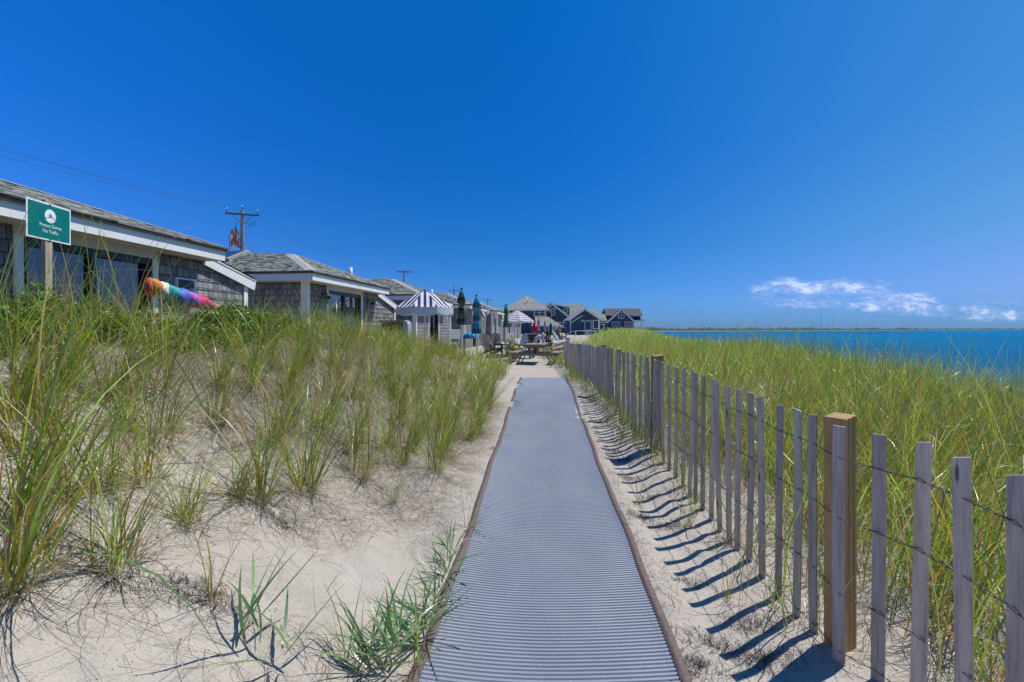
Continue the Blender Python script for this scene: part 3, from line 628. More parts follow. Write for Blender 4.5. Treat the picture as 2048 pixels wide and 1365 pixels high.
for (px, py, d, rx, ry, h, n, lab) in [(455, 690, 5.9, .50, .6, .33, 5600, 'bright green leafy shrub on the dune below the far end of the nearest cottage'), (535, 715, 6.9, .5, .6, .34, 4600, 'low green shrub at the right end of the shrub belt on the dune'),
                                     (375, 660, 5.1, .40, .35, .18, 3000, 'leafy shrub below the rainbow windsock'), (300, 625, 4.6, .40, .4, .26, 3000, 'leafy shrub between the sign and the rainbow windsock'),
                                     (50, 605, 3.7, .40, .4, .35, 3400, 'leafy shrub at the left edge behind the sign post'), (185, 590, 4.15, .45, .4, .34, 3400, 'leafy shrub right of the sign post')]:
    X = (px-CX)/F*d; shrub(X, d, rx, ry, h, n, lab)

# ------------------------------------------------------------ slat fence
fence = empty('slat_fence', (1.61, 2.34, gz(1.61, 2.34)), 0, 'weathered grey slat and wire sand fence running along the right side of the mat', 'fence')
FO = Vector(fence.location)
topz = lambda y: float(np.interp(y, [.8, 2.0, 2.61, 5.48, 5.85, 8.9, 12, 17.3], [1.10, 1.12, 1.14, 1.235, 1.25, 1.27, 1.22, 1.12]))
pk = []
near_px = [(2140, 1.35), (2025, 1.60), (1930, 1.79), (1835, 1.99), (1755, 2.18), (1679, 2.30)]
for px, y in near_px: pk.append(((px-CX)/F*y, y, R(-56)))
for px in [1627, 1592, 1557, 1524, 1497, 1475, 1458, 1440, 1422, 1405, 1391, 1379, 1366, 1352, 1338, 1327]:
    k_ = (px-CX)/F; y = 2.5
    for _ in range(30): y = float(fence_x(y)-.02)/k_
    pk.append((k_*y, y, R(-60)))
y = 5.62
while y < 16.9 and len(pk) < 99:
    pk.append((float(fence_x(y))-.03, y, R(-68)+random.gauss(0, .1))); y += random.uniform(.125, .165)
pk.insert(0, (2.02, 1.12, R(-60)))
def picket_mesh(h, w_=.048, th=.011):
    m = MB(); n = 7; bw = random.gauss(0, .004); skew = random.uniform(-.008, .008); nrw = []
    for i in range(n+1):
        t = i/n; z = -.12+(h+.12)*t; ww = w_*(1+.03*math.sin(i*2.1+h*9))/2; off = bw*math.sin(t*3.14); to = skew if i == n else 0
        nrw += [(-ww+off, -th/2, z-to), (ww+off, -th/2, z+to), (ww+off, th/2, z+to), (-ww+off, th/2, z-to)]
    Fs = [(i*4+j, i*4+(j+1) % 4, i*4+4+(j+1) % 4, i*4+4+j) for i in range(n) for j in range(4)]+[(3, 2, 1, 0), (n*4, n*4+1, n*4+2, n*4+3)]
    return m.addm(nrw, Fs, False)
pshare = []; PK = []
for i, (x, y, rz) in enumerate(pk):
    g = gz(x, y); h = topz(y)-g+random.uniform(-.012, .012); 
    if i < 26: o = picket_mesh(h, .053 if i < 7 else .043).build('picket', M['picket'], fence, .0015)
    else:
        if len(pshare) < 8: pshare.append(picket_mesh(1.0).build('picket', M['picket'], fence)); o = pshare[-1]
        else: o = bpy.data.objects.new('picket', random.choice(pshare).data); COL.objects.link(o); o.parent = fence
        o.scale = (1, 1, h)
    tx = random.gauss(0, .006) if i < 8 else random.gauss(0, .014) if i < 26 else random.gauss(0, .03)
    o.location = Vector((x, y, g))-FO; o.rotation_euler = (random.gauss(0, .015), tx, rz+random.gauss(0, .09)); PK.append((x, y, g, h))
def fpost(x, y, top, wx, wy, rz, lean=0):
    g = gz(x, y); h = top-g; m = MB(); m.box((-wx/2, -wy/2, -.25), (wx/2, wy/2, h)); o = m.build('post', M['post'], fence, .004)
    for v in o.data.vertices:
        if v.co.z > 0: v.co.z += .012*(v.co.x/wx)-.004
    o.location = Vector((x, y, g))-FO; o.rotation_euler = (0, lean, rz); return o
fpost(1.668, 2.44, 1.165, .105, .105, R(30)); fpost(1.775, 5.86, 1.285, .11, .12, R(8))
fpost(1.83, 9.6, 1.30, .10, .10, 0); fpost(1.86, 13.6, 1.2, .10, .10, 0); fpost(1.95, 17.2, 1.15, .16, .12, 0)
for dz in (-.15, -.44, -.80, -1.13):
    m = MB(); pts1, pts2 = [], []; sub = 6; lst = [p for p in PK if p[1] < 9.5]
    for i in range(len(lst)-1):
        a, b = lst[i], lst[i+1]; n_ = sub if i > 8 else 10
        for j in range(n_):
            t = j/n_; x = a[0]+(b[0]-a[0])*t; y = a[1]+(b[1]-a[1])*t; z0 = max(a[2]+a[3]+dz, a[2]+.05); z1 = max(b[2]+b[3]+dz, b[2]+.05); z = z0+(z1-z0)*t-.004*math.sin(t*math.pi)
            ph_ = t*2*math.pi*2; bulge = .007*math.cos(t*2*math.pi)**4
            pts1.append((x-bulge-.0025*math.cos(ph_)-FO.x, y-.0-bulge*.6-FO.y, z+.003*math.sin(ph_)-FO.z)); pts2.append((x+bulge+.0025*math.cos(ph_)-FO.x, y+bulge*.6-FO.y, z-.003*math.sin(ph_)-FO.z))
    m.tube(pts1, .0017, 5); m.tube(pts2, .0017, 5); m.build('wire', M['steel'], fence)

# ------------------------------------------------------------ cottages
def course_wall(m, p0, dirv, nrm, L, z0, z1f, step=.14, zabs=0, u0=0):
    """shingle courses; z1f(t) gives the top height at distance t along the wall"""
    p0 = Vector(p0); dirv = Vector(dirv); nrm = Vector(nrm)
    z = z0
    zm = max(z1f(0), z1f(L))
    while z < zm-1e-4:
        zt = z+step
        # horizontal extent clipped under a sloping top
        def clip(zz):
            if z1f(0) >= zz and z1f(L) >= zz: return 0, L
            if z1f(0) < zz and z1f(L) < zz: return None
            t = (zz-z1f(0))/(z1f(L)-z1f(0))*L
            return (0, t) if z1f(0) > z1f(L) else (t, L)
        ztop = min(zt, zm); a = clip(z); b = clip(ztop) or (a[0], a[0]+.001) if a else None
        if a is None: break
        P = [p0+dirv*a[0]+nrm*.016+Vector((0, 0, z)), p0+dirv*a[1]+nrm*.016+Vector((0, 0, z)), p0+dirv*b[1]+nrm*.003+Vector((0, 0, ztop)), p0+dirv*b[0]+nrm*.003+Vector((0, 0, ztop))]
        uv = [(u0+a[0], z+zabs), (u0+a[1], z+zabs), (u0+b[1], ztop+zabs-.002), (u0+b[0], ztop+zabs-.002)]
        m.face(P, uv); Q = [P[0]-nrm*.016, P[1]-nrm*.016, P[1], P[0]]; m.face(Q, [(u0, z+.001)]*4)
        z = zt
EZ = 2.93
def cottage(x0, y0, slope, L, Wg, D, base, doors, label, lamps=(), near_in=1.28, far_in=2.6, rise=.60, ez=EZ, skylight=False, vents=(), plaque=False, gutter=False, porch=None, windows=()):
    rz = -math.atan(slope); e = empty('beach_cottage', (x0, y0, base), rz, label, 'cottage', 'shingled cottages in a row behind the dune')
    E = ez-base; ov = .42; fx = -ov; wy0 = .48; ye = L+Wg-.06; zt = E-.20; hd = .62
    # roof
    r_ = MB(); A = [(.05, -.05), (.05, L+.03), (-D, L+.03), (-D, -.05)]; T = [(-near_in, near_in), (-near_in, L-far_in), (-D+near_in, L-far_in), (-D+near_in, near_in)]
    for i in range(4):
        j = (i+1) % 4; a, b, c, d = Vector((*A[i], E)), Vector((*A[j], E)), Vector((*T[j], E+rise)), Vector((*T[i], E+rise))
        ax = (b-a).normalized(); up = (d-a)-ax*(d-a).dot(ax); upn = up.normalized()
        r_.face([a, b, c, d], [((p-a).dot(ax), (p-a).dot(upn)) for p in (a, b, c, d)])
    cz = Vector(((-near_in-D+near_in)/2, (near_in+L-far_in)/2, E+rise+.10)); tt = [Vector((*t, E+rise)) for t in T]
    for i in range(4): r_.face([tt[i], tt[(i+1) % 4], cz], [(tt[i].y, tt[i].x), (tt[(i+1) % 4].y, tt[(i+1) % 4].x), (cz.y, cz.x)])
    r_.face([(a[0], a[1], E-.02) for a in A][::-1], [(0, 0)]*4)
    for i in range(4):
        a, b = A[i], A[(i+1) % 4]; r_.face([(a[0], a[1], E-.02), (b[0], b[1], E-.02), (b[0], b[1], E), (a[0], a[1], E)], [(0, .01), (1, .01), (1, .02), (0, .02)])
    # lower roof of the wing
    yw0, yw1 = L-.35, L+Wg+.12; zw0, zw1 = E-.0, E-.0-(Wg+.47)*.22
    a, b, c, d = Vector((-.33, yw0, zw0)), Vector((-.33, yw1, zw1)), Vector((-D+.4, yw1, zw1)), Vector((-D+.4, yw0, zw0))
    r_.face([a, b, c, d], [(-p.x, p.y) for p in (a, b, c, d)]); r_.face([(p.x, p.y, p.z-.05) for p in (d, c, b, a)], [(0, 0)]*4)
    roof = r_.build('roof', M['roofing'], e)
    for (p, q) in ((A[0], T[0]), (A[3], T[3]), (A[1], T[1]), (A[2], T[2])):
        cp = MB(); i_ = A.index(p); a_ = Vector((*A[(i_+1) % 4], 0)); b_ = Vector((*A[(i_-1) % 4], 0)); p = Vector((*p, E+.008)); q = Vector((*q, E+rise+.008)); n0 = p.copy(); n0.z = 0
        for oth, fl in ((a_, 0), (b_, 1)):
            dv = (oth-n0).normalized()*.20; P4 = [p, p+dv, q+dv, q]; cp.face(P4 if not fl else P4[::-1])
        cp.build('hip_cap', M['roofcap'], roof)
    dr = MB(); dr.box((.0, -.02, E-.055), (.035, L, E-.022)); dr.box((-D, -.035, E-.055), (.035, -.001, E-.022)); dr.build('drip_edge', M['drip'], roof)
    f = MB(); f.box((-.03, .02, E-.21), (0, L-.02, E-.056)); f.box((-D, 0, E-.21), (-.032, .03, E-.056)); f.box((-D, L-.05, E-.21), (-.032, L-.02, E-.056))
    f.beam((-.355, yw0+.32, zw0-.10-.32*.22), (-.355, yw1, zw1-.13), .03, .19)
    f.build('fascia', M['white'], e)
    so_ = MB(); so_.box((-D, .031, E-.20), (-.031, L-.051, E-.165)); so_.build('soffit', M['cream'], e)
    # walls
    wl = MB(); zb = .0-.3
    spans = []; y = wy0
    for (a, b, zh) in sorted(doors)+sorted(windows): pass
    ops = sorted([(a, b, -.3, zh) for a, b, zh in doors]+[(a, b, zl, zh) for a, b, zl, zh in windows])
    flat = lambda t: zt
    for (a, b, zl, zh) in ops:
        course_wall(wl, (fx, y, 0), (0, 1, 0), (1, 0, 0), a-y, zb, lambda t: zt, u0=y)
        course_wall(wl, (fx, a, 0), (0, 1, 0), (1, 0, 0), b-a, zh, lambda t: zt, u0=a)
        if zl > 0: course_wall(wl, (fx, a, 0), (0, 1, 0), (1, 0, 0), b-a, zb, lambda t: zl, u0=a)
        y = b
    course_wall(wl, (fx, y, 0), (0, 1, 0), (1, 0, 0), L-.05-y, zb, lambda t: zt, u0=y)
    yq = L-.05; wtop0 = zw0-(yq-yw0)*.22-.06; wtop1 = zw0-(ye-yw0)*.22-.06
    course_wall(wl, (fx, yq, 0), (0, 1, 0), (1, 0, 0), ye-yq, zb, lambda t: wtop0+(wtop1-wtop0)*t/(ye-yq), u0=yq)
    course_wall(wl, (-D+.4, wy0, 0), (1, 0, 0), (0, -1, 0), D-.4-ov, zb, lambda t: zt, u0=3)
    course_wall(wl, (-.42, ye, 0), (-1, 0, 0), (0, 1, 0), D-.9, zb, lambda t: wtop1, u0=5)
    wl.face([(-D+.4, ye, zb), (-D+.4, wy0, zb), (-D+.4, wy0, zt), (-D+.4, ye, zt)][::-1], [(0, 0), (3, 0), (3, 2), (0, 2)])
    # triangular infill between the two roofs
    wl.face([(fx-.01, L-.05, wtop0), (fx-.01, L-.05, zt+.02), (fx-.01, L-.4, zt+.02)][::-1], [(0, 0), (.1, .1), (.2, 0)])
    wl.build('wall', M['shingle'], e)
    tr = MB(); tr.box((fx+.018, wy0-.02, zb), (fx+.035, wy0+.10, zt)); tr.box((fx-.12, wy0-.035, zb), (fx+.018, wy0-.018, zt))
    tr.box((fx+.018, ye-.09, zb), (fx+.035, ye+.02, wtop1-.0)); tr.build('corner_trim', M['white'], e)
    for (a, b, zh) in doors:
        for (q0, q1) in ((a-.09, a), (b, b+.09)):
            t_ = MB(); t_.box((fx+.018, q0, zb), (fx+.04, q1, zh)); t_.build('door_trim', M['white'], e)
        t_ = MB(); t_.box((fx+.018, a-.09, zh), (fx+.038, b+.09, zt-.002)); t_.build('door_header', M['cream'], e)
        dd = empty('sliding_door', (fx, a, 0)); dd.parent = e; wd = b-a; fr = MB(); fw = .07
        for (p, q) in (((0, 0), (fw, zh)), ((wd-fw, 0), (wd, zh)), ((wd/2-fw*.8, 0), (wd/2+fw*.3, zh))): fr.box((-.08, p[0], zb), (.005, q[0], zh))
        fr.box((-.08, fw, zh-.09), (.003, wd-fw, zh)); fr.box((-.08, fw, -.02), (.003, wd-fw, .06)); fr.build('frame', M['darkgreen'], dd)
        for s_ in (0, 1):
            g_ = MB(); ya = fw+s_*(wd/2-fw*.7); yb = ya+wd/2-fw*1.8; g_.box((-.05-.02*s_, ya, .06), (-.044-.02*s_, yb+fw*.8, zh-.09)); g_.build('pane', M['glass'], dd)
        c_ = MB(); n_ = 24
        for i in range(n_):
            ya = wd*(.05+.30*i/n_); yb = wd*(.05+.30*(i+1)/n_); xa = -.30-.03*math.sin(i*1.7); xb = -.30-.03*math.sin((i+1)*1.7)
            c_.face([(xa, ya, 0), (xb, yb, 0), (xb, yb, zh-.05), (xa, ya, zh-.05)], smooth=True)
        c_.build('curtain', M['curtain'], dd); h_ = MB(); h_.box((.006, wd/2-.05, .85), (.03, wd/2-.02, 1.15)); h_.build('handle', M['black'], dd)
    for (a, b, zl, zh) in windows:
        wn = MB(); t1 = .07
        wn.box((fx+.018, a-t1, zl-t1), (fx+.04, a, zh+t1)); wn.box((fx+.018, b, zl-t1), (fx+.04, b+t1, zh+t1)); wn.box((fx+.018, a, zh), (fx+.04, b, zh+t1)); wn.box((fx+.018, a, zl-t1), (fx+.05, b, zl)); wn.box((fx-.02, (a+b)/2-.02, zl), (fx+.01, (a+b)/2+.02, zh))
        wo = wn.build('window', M['white'], e); g_ = MB(); g_.box((fx-.03, a, zl), (fx-.022, b, zh)); g_.build('pane', M['glass'], wo)
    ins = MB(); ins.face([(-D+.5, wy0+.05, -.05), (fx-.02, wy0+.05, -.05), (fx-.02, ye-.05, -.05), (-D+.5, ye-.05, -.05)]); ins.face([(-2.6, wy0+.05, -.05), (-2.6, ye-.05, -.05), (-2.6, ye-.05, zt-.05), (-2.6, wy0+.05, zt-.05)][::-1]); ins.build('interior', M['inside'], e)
    for (y_, z_) in lamps:
        z_ -= base; l = MB(); l.box((fx+.018, y_-.055, z_-.06), (fx+.04, y_+.055, z_+.10)); l.tube([(fx+.04, y_, z_+.05), (fx+.13, y_, z_+.10), (fx+.17, y_, z_+.06)], .014, 8)
        l.lathe([(.03, .03), (.085, -.01), (.075, -.03), (.055, -.05)], (fx+.17, y_, z_), 14)
        for a in range(6):
            an = a*math.pi/3; l.tube([(fx+.17+.052*math.cos(an), y_+.052*math.sin(an), z_-.05), (fx+.17+.058*math.cos(an), y_+.058*math.sin(an), z_-.12), (fx+.17+.03*math.cos(an), y_+.03*math.sin(an), z_-.19)], .004, 4)
        l.tube([(fx+.17+.058*math.cos(a_*.5236), y_+.058*math.sin(a_*.5236), z_-.12) for a_ in range(13)], .004, 4)
        lo = l.build('wall_lamp', M['black'], e); g_ = MB(); g_.lathe([(.035, -.05), (.042, -.11), (.028, -.17), (.005, -.18)], (fx+.17, y_, z_), 12); g_.build('lamp_glass', M['insul'], lo)
    for (vx, vy, h) in vents:
        v_ = MB(); v_.tube([(vx, vy, E+.2), (vx, vy, E+h)], .05, 12); v_.build('vent_pipe', M['pipe'], e)
    if skylight:
        s_ = MB(); rt = Matrix.Rotation(R(0), 3, 'X'); s_.box((-3.75, .75, E+.38), (-2.65, 1.6, E+.62), Matrix.Rotation(R(23), 3, 'X')); so2 = s_.build('skylight', M['roofcap'], e, .01)
        g_ = MB(); g_.box((-3.68, .82, E+.622), (-2.72, 1.52, E+.632), Matrix.Rotation(R(23), 3, 'X'), (-3.2, 1.175, E+.5)); g_.build('pane', M['farglass'], so2)
    if plaque:
        p_ = MB(); ya, za = 7.35-y0, 2.12-base; p_.box((fx+.018, ya, za), (fx+.06, ya+.40, za+.28)); po = p_.build('outlet_box', M['pipe'], e); q_ = MB(); q_.box((fx+.061, ya+.03, za+.06), (fx+.075, ya+.33, za+.25)); q_.build('cover', M['black'], po); q_ = MB(); q_.tube([(fx+.08, ya+.28, za+.02), (fx+.08, ya+.28, za+.13)], .045, 10); q_.build('beacon', M['insul'], po)
    if gutter:
        g_ = MB(); g_.tube([(.03, L-.5, E-.16), (.05, L-.05, E-.2), (.0, L+.12, E-.32), (-.2, L+.12, E-.5), (-.3, L+.12, 0)], .06, 8); g_.build('downspout', M['pipe'], e)
    if porch:
        p_ = MB(); p_.box((-.13, .05, -.3), (.0, .18, E-.21)); p_.build('porch_post', M['white'], e)
    return e
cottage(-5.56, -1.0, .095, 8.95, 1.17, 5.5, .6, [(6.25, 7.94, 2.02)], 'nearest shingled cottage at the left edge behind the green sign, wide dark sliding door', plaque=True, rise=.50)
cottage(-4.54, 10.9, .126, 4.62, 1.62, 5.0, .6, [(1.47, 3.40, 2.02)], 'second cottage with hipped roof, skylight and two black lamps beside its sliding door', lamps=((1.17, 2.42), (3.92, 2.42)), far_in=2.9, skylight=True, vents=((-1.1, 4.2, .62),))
cottage(-3.37, 18.1, .10, 5.1, 1.35, 4.6, .55, [(2.3, 3.9, 1.95)], 'third cottage, partly hidden behind the navy and white striped umbrella', vents=((-.9, 4.6, .55),), near_in=1.7, far_in=2.6, rise=.75)
cottage(-2.27, 26.0, .11, 6.0, .9, 4.4, .5, [(2.6, 4.2, 1.95)], 'fourth cottage with white downspout at its far end, behind the teal folded umbrella', near_in=1.6, far_in=3.2, rise=.7, gutter=True, ez=2.97)
cottage(-1.03, 34.2, .11, 5.2, .9, 4.4, .5, [(1.2, 2.8, 1.95)], 'fifth cottage with a square white porch post at its corner', near_in=1.6, far_in=2.6, rise=.7, porch=True, ez=2.95)
cottage(-.15, 42.2, .11, 5.6, .9, 4.4, .5, [(1.8, 3.2, 1.95)], 'sixth cottage seen behind the open grey striped umbrella', near_in=1.6, far_in=2.6, rise=.7, ez=2.9)
cottage(.75, 50.8, .11, 5.6, .9, 4.4, .5, [(2.0, 3.2, 1.95)], 'seventh cottage farthest along the row, just left of the red folded umbrella', near_in=1.6, far_in=2.6, rise=.6, ez=2.9)

# ------------------------------------------------------------ far houses
def house_box(m, x0, x1, y0, y1, z0, z1): m.box((x0, y0, z0), (x1, y1, z1))
def win(par, x0, x1, z0, z1, y, mull=1, hm=0, t=.12, name='window'):
    m = MB(); m.box((x0-t, y-.10, z0-t), (x0, y, z1+t)); m.box((x1, y-.10, z0-t), (x1+t, y, z1+t)); m.box((x0, y-.10, z1), (x1, y, z1+t)); m.box((x0, y-.10, z0-t), (x1, y, z0))
    for i in range(mull): xm = x0+(x1-x0)*(i+1)/(mull+1); m.box((xm-.05, y-.09, z0), (xm+.05, y-.01, z1))
    for i in range(hm): zm = z0+(z1-z0)*(i+1)/(hm+1); m.box((x0, y-.085, zm-.03), (x1, y-.012, zm+.03))
    o = m.build(name, M['white'], par); g = MB(); g.box((x0, y-.06, z0), (x1, y-.02, z1)); g.build('pane', M['farglass'], o); return o
def gable_front(m, xa, xb, xp, zb, ze, zp, y, yb):
    P = [(xa, y, zb), (xb, y, zb), (xb, y, ze), (xp, y, zp), (xa, y, ze)]; m.face(P)
    m.face([(xb, y, zb), (xb, yb, zb), (xb, yb, ze), (xb, y, ze)]); m.face([(xa, yb, zb), (xa, y, zb), (xa, y, ze), (xa, yb, ze)]); m.face([(x, yb, z) for x, _, z in P][::-1])
def slab(m, pts, t=.18):
    P = [Vector(p) for p in pts]; n = (P[1]-P[0]).cross(P[2]-P[0]).normalized()
    if n.z < 0: P = P[::-1]; n = -n
    Q = [p-n*t for p in P]; k = len(P); m.addm(P+Q, [tuple(range(k)), tuple(range(k, 2*k))[::-1]]+[(i, i+k, (i+1) % k+k, (i+1) % k) for i in range(k)], False)
def zz(py, d): return CAMZ-(py-HY)/F*d
def xx(px, d): return (px-CX)/F*d
def house(name, d, px, label):
    return empty(name, (xx(px, d), d, gz(xx(px, d), d)), 0, label, 'house')
def rel(e):
    L0 = e.location
    return (lambda px, d: xx(px, d)-L0.x), (lambda d: d-L0.y), (lambda py, d: zz(py, d)-L0.z)
# G: tall house with broad hipped roof
d = 85.; e = house('beach_house', d, 1055, 'tall grey beach house with a broad pale hipped roof above the cottages'); X_, Y_, Z_ = rel(e)
m = MB(); m.box((X_(1018, d), 0, 0), (X_(1092, d), 8, Z_(618, d))); m.build('wall', M['navy_wall'], e)
r_ = MB(); ap = Vector((X_(1055, d), 4.5, Z_(589, d)-.0-.2)); z = Z_(619, d); c4 = [Vector((X_(1009, d), -.8, z)), Vector((X_(1100, d), -.8, z)), Vector((X_(1100, d), 9, z)), Vector((X_(1009, d), 9, z))]
ap.z = z+(Z_(589, d)-z)*1.06
for i in range(4): r_.face([c4[i], c4[(i+1) % 4], ap])
r_.face(c4[::-1]); r = r_.build('roof', M['grey_roof'], e); m = MB(); m.box((c4[0].x, -.82, z-.28), (c4[1].x, -.72, z+.02)); m.box((c4[1].x-.1, -.7, z-.28), (c4[1].x, 9, z+.02)); m.build('fascia', M['white'], r)
m = MB(); m.tube([(X_(1055, d)+.0, 1.6, z+1.1), (X_(1055, d), 1.6, z+2.2)], .08); m.build('vent_pipe', M['pipe'], r)
win(e, X_(1069, d), X_(1089, d), Z_(632, d), Z_(620, d), 0, 1, 1); win(e, X_(1019, d), X_(1034, d), Z_(632, d), Z_(621, d), 0, 1, 1)
m = MB(); m.box((X_(1091.3, d), -.12, 0), (X_(1092.6, d), .0, z-.28)); m.box((X_(1017.3, d), -.12, 0), (X_(1018.6, d), .0, z-.28)); m.build('corner_trim', M['white'], e)
# upper porch on its right side
m = MB(); m.box((X_(1093, d), .5, Z_(640, d)), (X_(1103.5, d), 6, Z_(639, d))); m.box((X_(1103, d), .4, 0), (X_(1103.8, d), .6, z)); m.box((X_(1093, d), .4, Z_(634.5, d)), (X_(1103, d), .5, Z_(634, d))); m.build('side_porch', M['white'], e)
r_ = MB(); slab(r_, [(X_(1093, d), -1, z-.02), (X_(1108, d), -1, z-.45), (X_(1108, d), 7, z-.45), (X_(1093, d), 7, z-.02)], .12); r_.build('porch_roof', M['grey_roof'], e)
# its low annex
d = 68.; e = house('beach_house', d, 1095, 'low building with pale green-grey roof behind the lavender and green folded umbrellas'); X_, Y_, Z_ = rel(e)
m = MB(); m.box((X_(1066, d), 0, 0), (X_(1119, d), 5, Z_(650, d))); m.build('wall', M['navy_wall'], e)
r_ = MB(); a = [(X_(1062, d), -.6, Z_(651, d)), (X_(1125, d), -.6, Z_(652.5, d)), (X_(1118, d), 6, Z_(651, d)), (X_(1066, d), 6, Z_(650, d))]; tz_ = Z_(638, d)+.35
tp = [(X_(1072, d), 2.2, tz_), (X_(1098, d), 2.2, tz_)]
r_.face([a[0], a[1], tp[1], tp[0]]); r_.face([a[1], a[2], tp[1]]); r_.face([a[2], a[3], tp[0], tp[1]]); r_.face([a[3], a[0], tp[0]]); r_.face([a[3], a[2], a[1], a[0]]); r = r_.build('roof', M['green_roof'], e)
m = MB(); m.beam(a[0], a[1], .12, .22); m.build('fascia', M['white'], r)
for p in (1098, 1110): win(e, X_(p, d), X_(p+7, d), Z_(668, d), Z_(655, d), 0)
# H: navy gable house with long dormer
d = 90.; e = house('beach_house', d, 1120, 'blue-grey gabled house with a long shed dormer and small square dormer window'); X_, Y_, Z_ = rel(e)
xa, xb, xp = X_(1068, d), X_(1141, d), X_(1100, d); ze, zp = Z_(638, d), Z_(606, d)
m = MB(); m.face([(xa, 0, 0), (X_(1141, d), 0, 0), (xb, 0, ze), (xp, 0, zp), (xa, 0, Z_(632, d))]); m.face([(xb, 0, 0), (xb, 9, 0), (xb, 9, ze), (xb, 0, ze)])
m.face([(X_(1104, d), 2.0, Z_(613, d)), (X_(1141.5, d), 2.0, Z_(640, d)), (X_(1141.5, d), 2.0, Z_(615, d)), (X_(1104, d), 2.0, Z_(608, d))]); m.build('wall', M['navy_wall'], e)
r_ = MB(); slab(r_, [(xp, -.4, zp+.1), (xb+.3, -.4, ze-.05), (xb+.3, 2.0, ze-.05), (xp, 2.0, zp+.1)]); slab(r_, [(xp, -.4, zp+.1), (xa-.2, -.4, Z_(634, d)), (xa-.2, 9, Z_(634, d)), (xp, 9, zp+.1)])
slab(r_, [(X_(1101, d), 1.6, Z_(605.5, d)), (X_(1143, d), 1.6, Z_(614, d)), (X_(1143, d)+.2, 8, Z_(614, d)), (X_(1101, d)+.2, 8, Z_(605.5, d))], .15)
slab(r_, [(X_(1140.5, d), 2.2, Z_(640, d)), (X_(1173, d), 2.2, Z_(640, d)), (X_(1174, d)+.5, 7.0, Z_(605.5, d)), (X_(1130, d), 7.0, Z_(605.5, d))], .15); r = r_.build('roof', M['green_roof'], e)
m = MB(); m.beam((xp, -.45, zp), (xb+.3, -.45, ze-.12), .1, .32); m.beam((xp, -.45, zp), (xa, -.45, Z_(633, d)), .1, .32); m.beam((X_(1101, d), 1.55, Z_(606.3, d)), (X_(1143, d), 1.55, Z_(614.8, d)), .1, .22); m.build('rake_board', M['white'], r)
win(e, X_(1130.5, d), X_(1137, d), Z_(623.5, d), Z_(618, d), 2.0, 0); win(e, X_(1104, d), X_(1109, d), Z_(630, d), Z_(618, d), 0, 0); win(e, X_(1113, d), X_(1134, d), Z_(655, d), Z_(646, d), 0, 2); win(e, X_(1088, d), X_(1103, d), Z_(655, d), Z_(647, d), 0, 1)
m = MB(); m.lathe([(.3, 0), (.25, .1)], (0, 0, 0), 12); o = m.build('round_vent', M['white'], e); o.location = (X_(1099.7, d), -.05, Z_(612, d)); o.rotation_euler = (R(90), 0, 0)
# I: small gabled cottage with pale door
d = 71.; e = house('beach_house', d, 1170, 'small dark gabled cottage with a pale blue door and one tall window'); X_, Y_, Z_ = rel(e)
xa, xb, xp = X_(1140.5, d), X_(1199, d), X_(1169, d); ze, zp = Z_(638, d), Z_(619, d)
m = MB(); gable_front(m, xa, xb, xp, -.2, ze, zp, 0, 7); m.build('wall', M['navy_wall'], e)
r_ = MB(); slab(r_, [(xp, -.4, zp+.15), (X_(1203, d), -.4, Z_(640, d)), (X_(1203, d), 7.3, Z_(640, d)), (xp, 7.3, zp+.15)]); slab(r_, [(xp, -.4, zp+.15), (X_(1136, d), -.4, Z_(640.5, d)), (X_(1136, d), 7.3, Z_(640.5, d)), (xp, 7.3, zp+.15)]); r = r_.build('roof', M['grey_roof'], e)
m = MB(); m.beam((xp, -.45, zp+.02), (X_(1203, d), -.45, Z_(641, d)), .1, .26); m.beam((xp, -.45, zp+.02), (X_(1136, d), -.45, Z_(641.5, d)), .1, .26); m.build('rake_board', M['white'], r)
m = MB()
for p, q in ((1140, 1142), (1197.8, 1199.6)): m.box((X_(p, d), -.06, -.2), (X_(q, d), .0, ze-.1))
m.beam((X_(1142, d), -.1, Z_(646, d)), (X_(1164.5, d), -.1, Z_(631.5, d)), .08, .14); m.build('corner_trim', M['white'], e)
m = MB(); m.box((X_(1168.3, d), -.10, Z_(677, d)), (X_(1184.2, d), -.02, Z_(640.5, d))); dd = m.build('door', M['pot'], e)
dl = MB(); dl.box((X_(1171, d), -.13, Z_(659, d)), (X_(1181, d), -.11, Z_(644, d))); dl.build('pane', M['farglass'], dd); dl = MB(); dl.box((X_(1169.2, d), -.14, Z_(660.5, d)), (X_(1170, d), -.11, Z_(658.5, d))); dl.build('handle', M['black'], dd)
win(e, X_(1187, d), X_(1196, d), Z_(657, d), Z_(642, d), 0, 0); m = MB(); m.box((X_(1163, d), -.08, Z_(643.5, d)), (X_(1166.5, d), -.02, Z_(640.5, d))); m.build('vent_cover', M['white'], e)
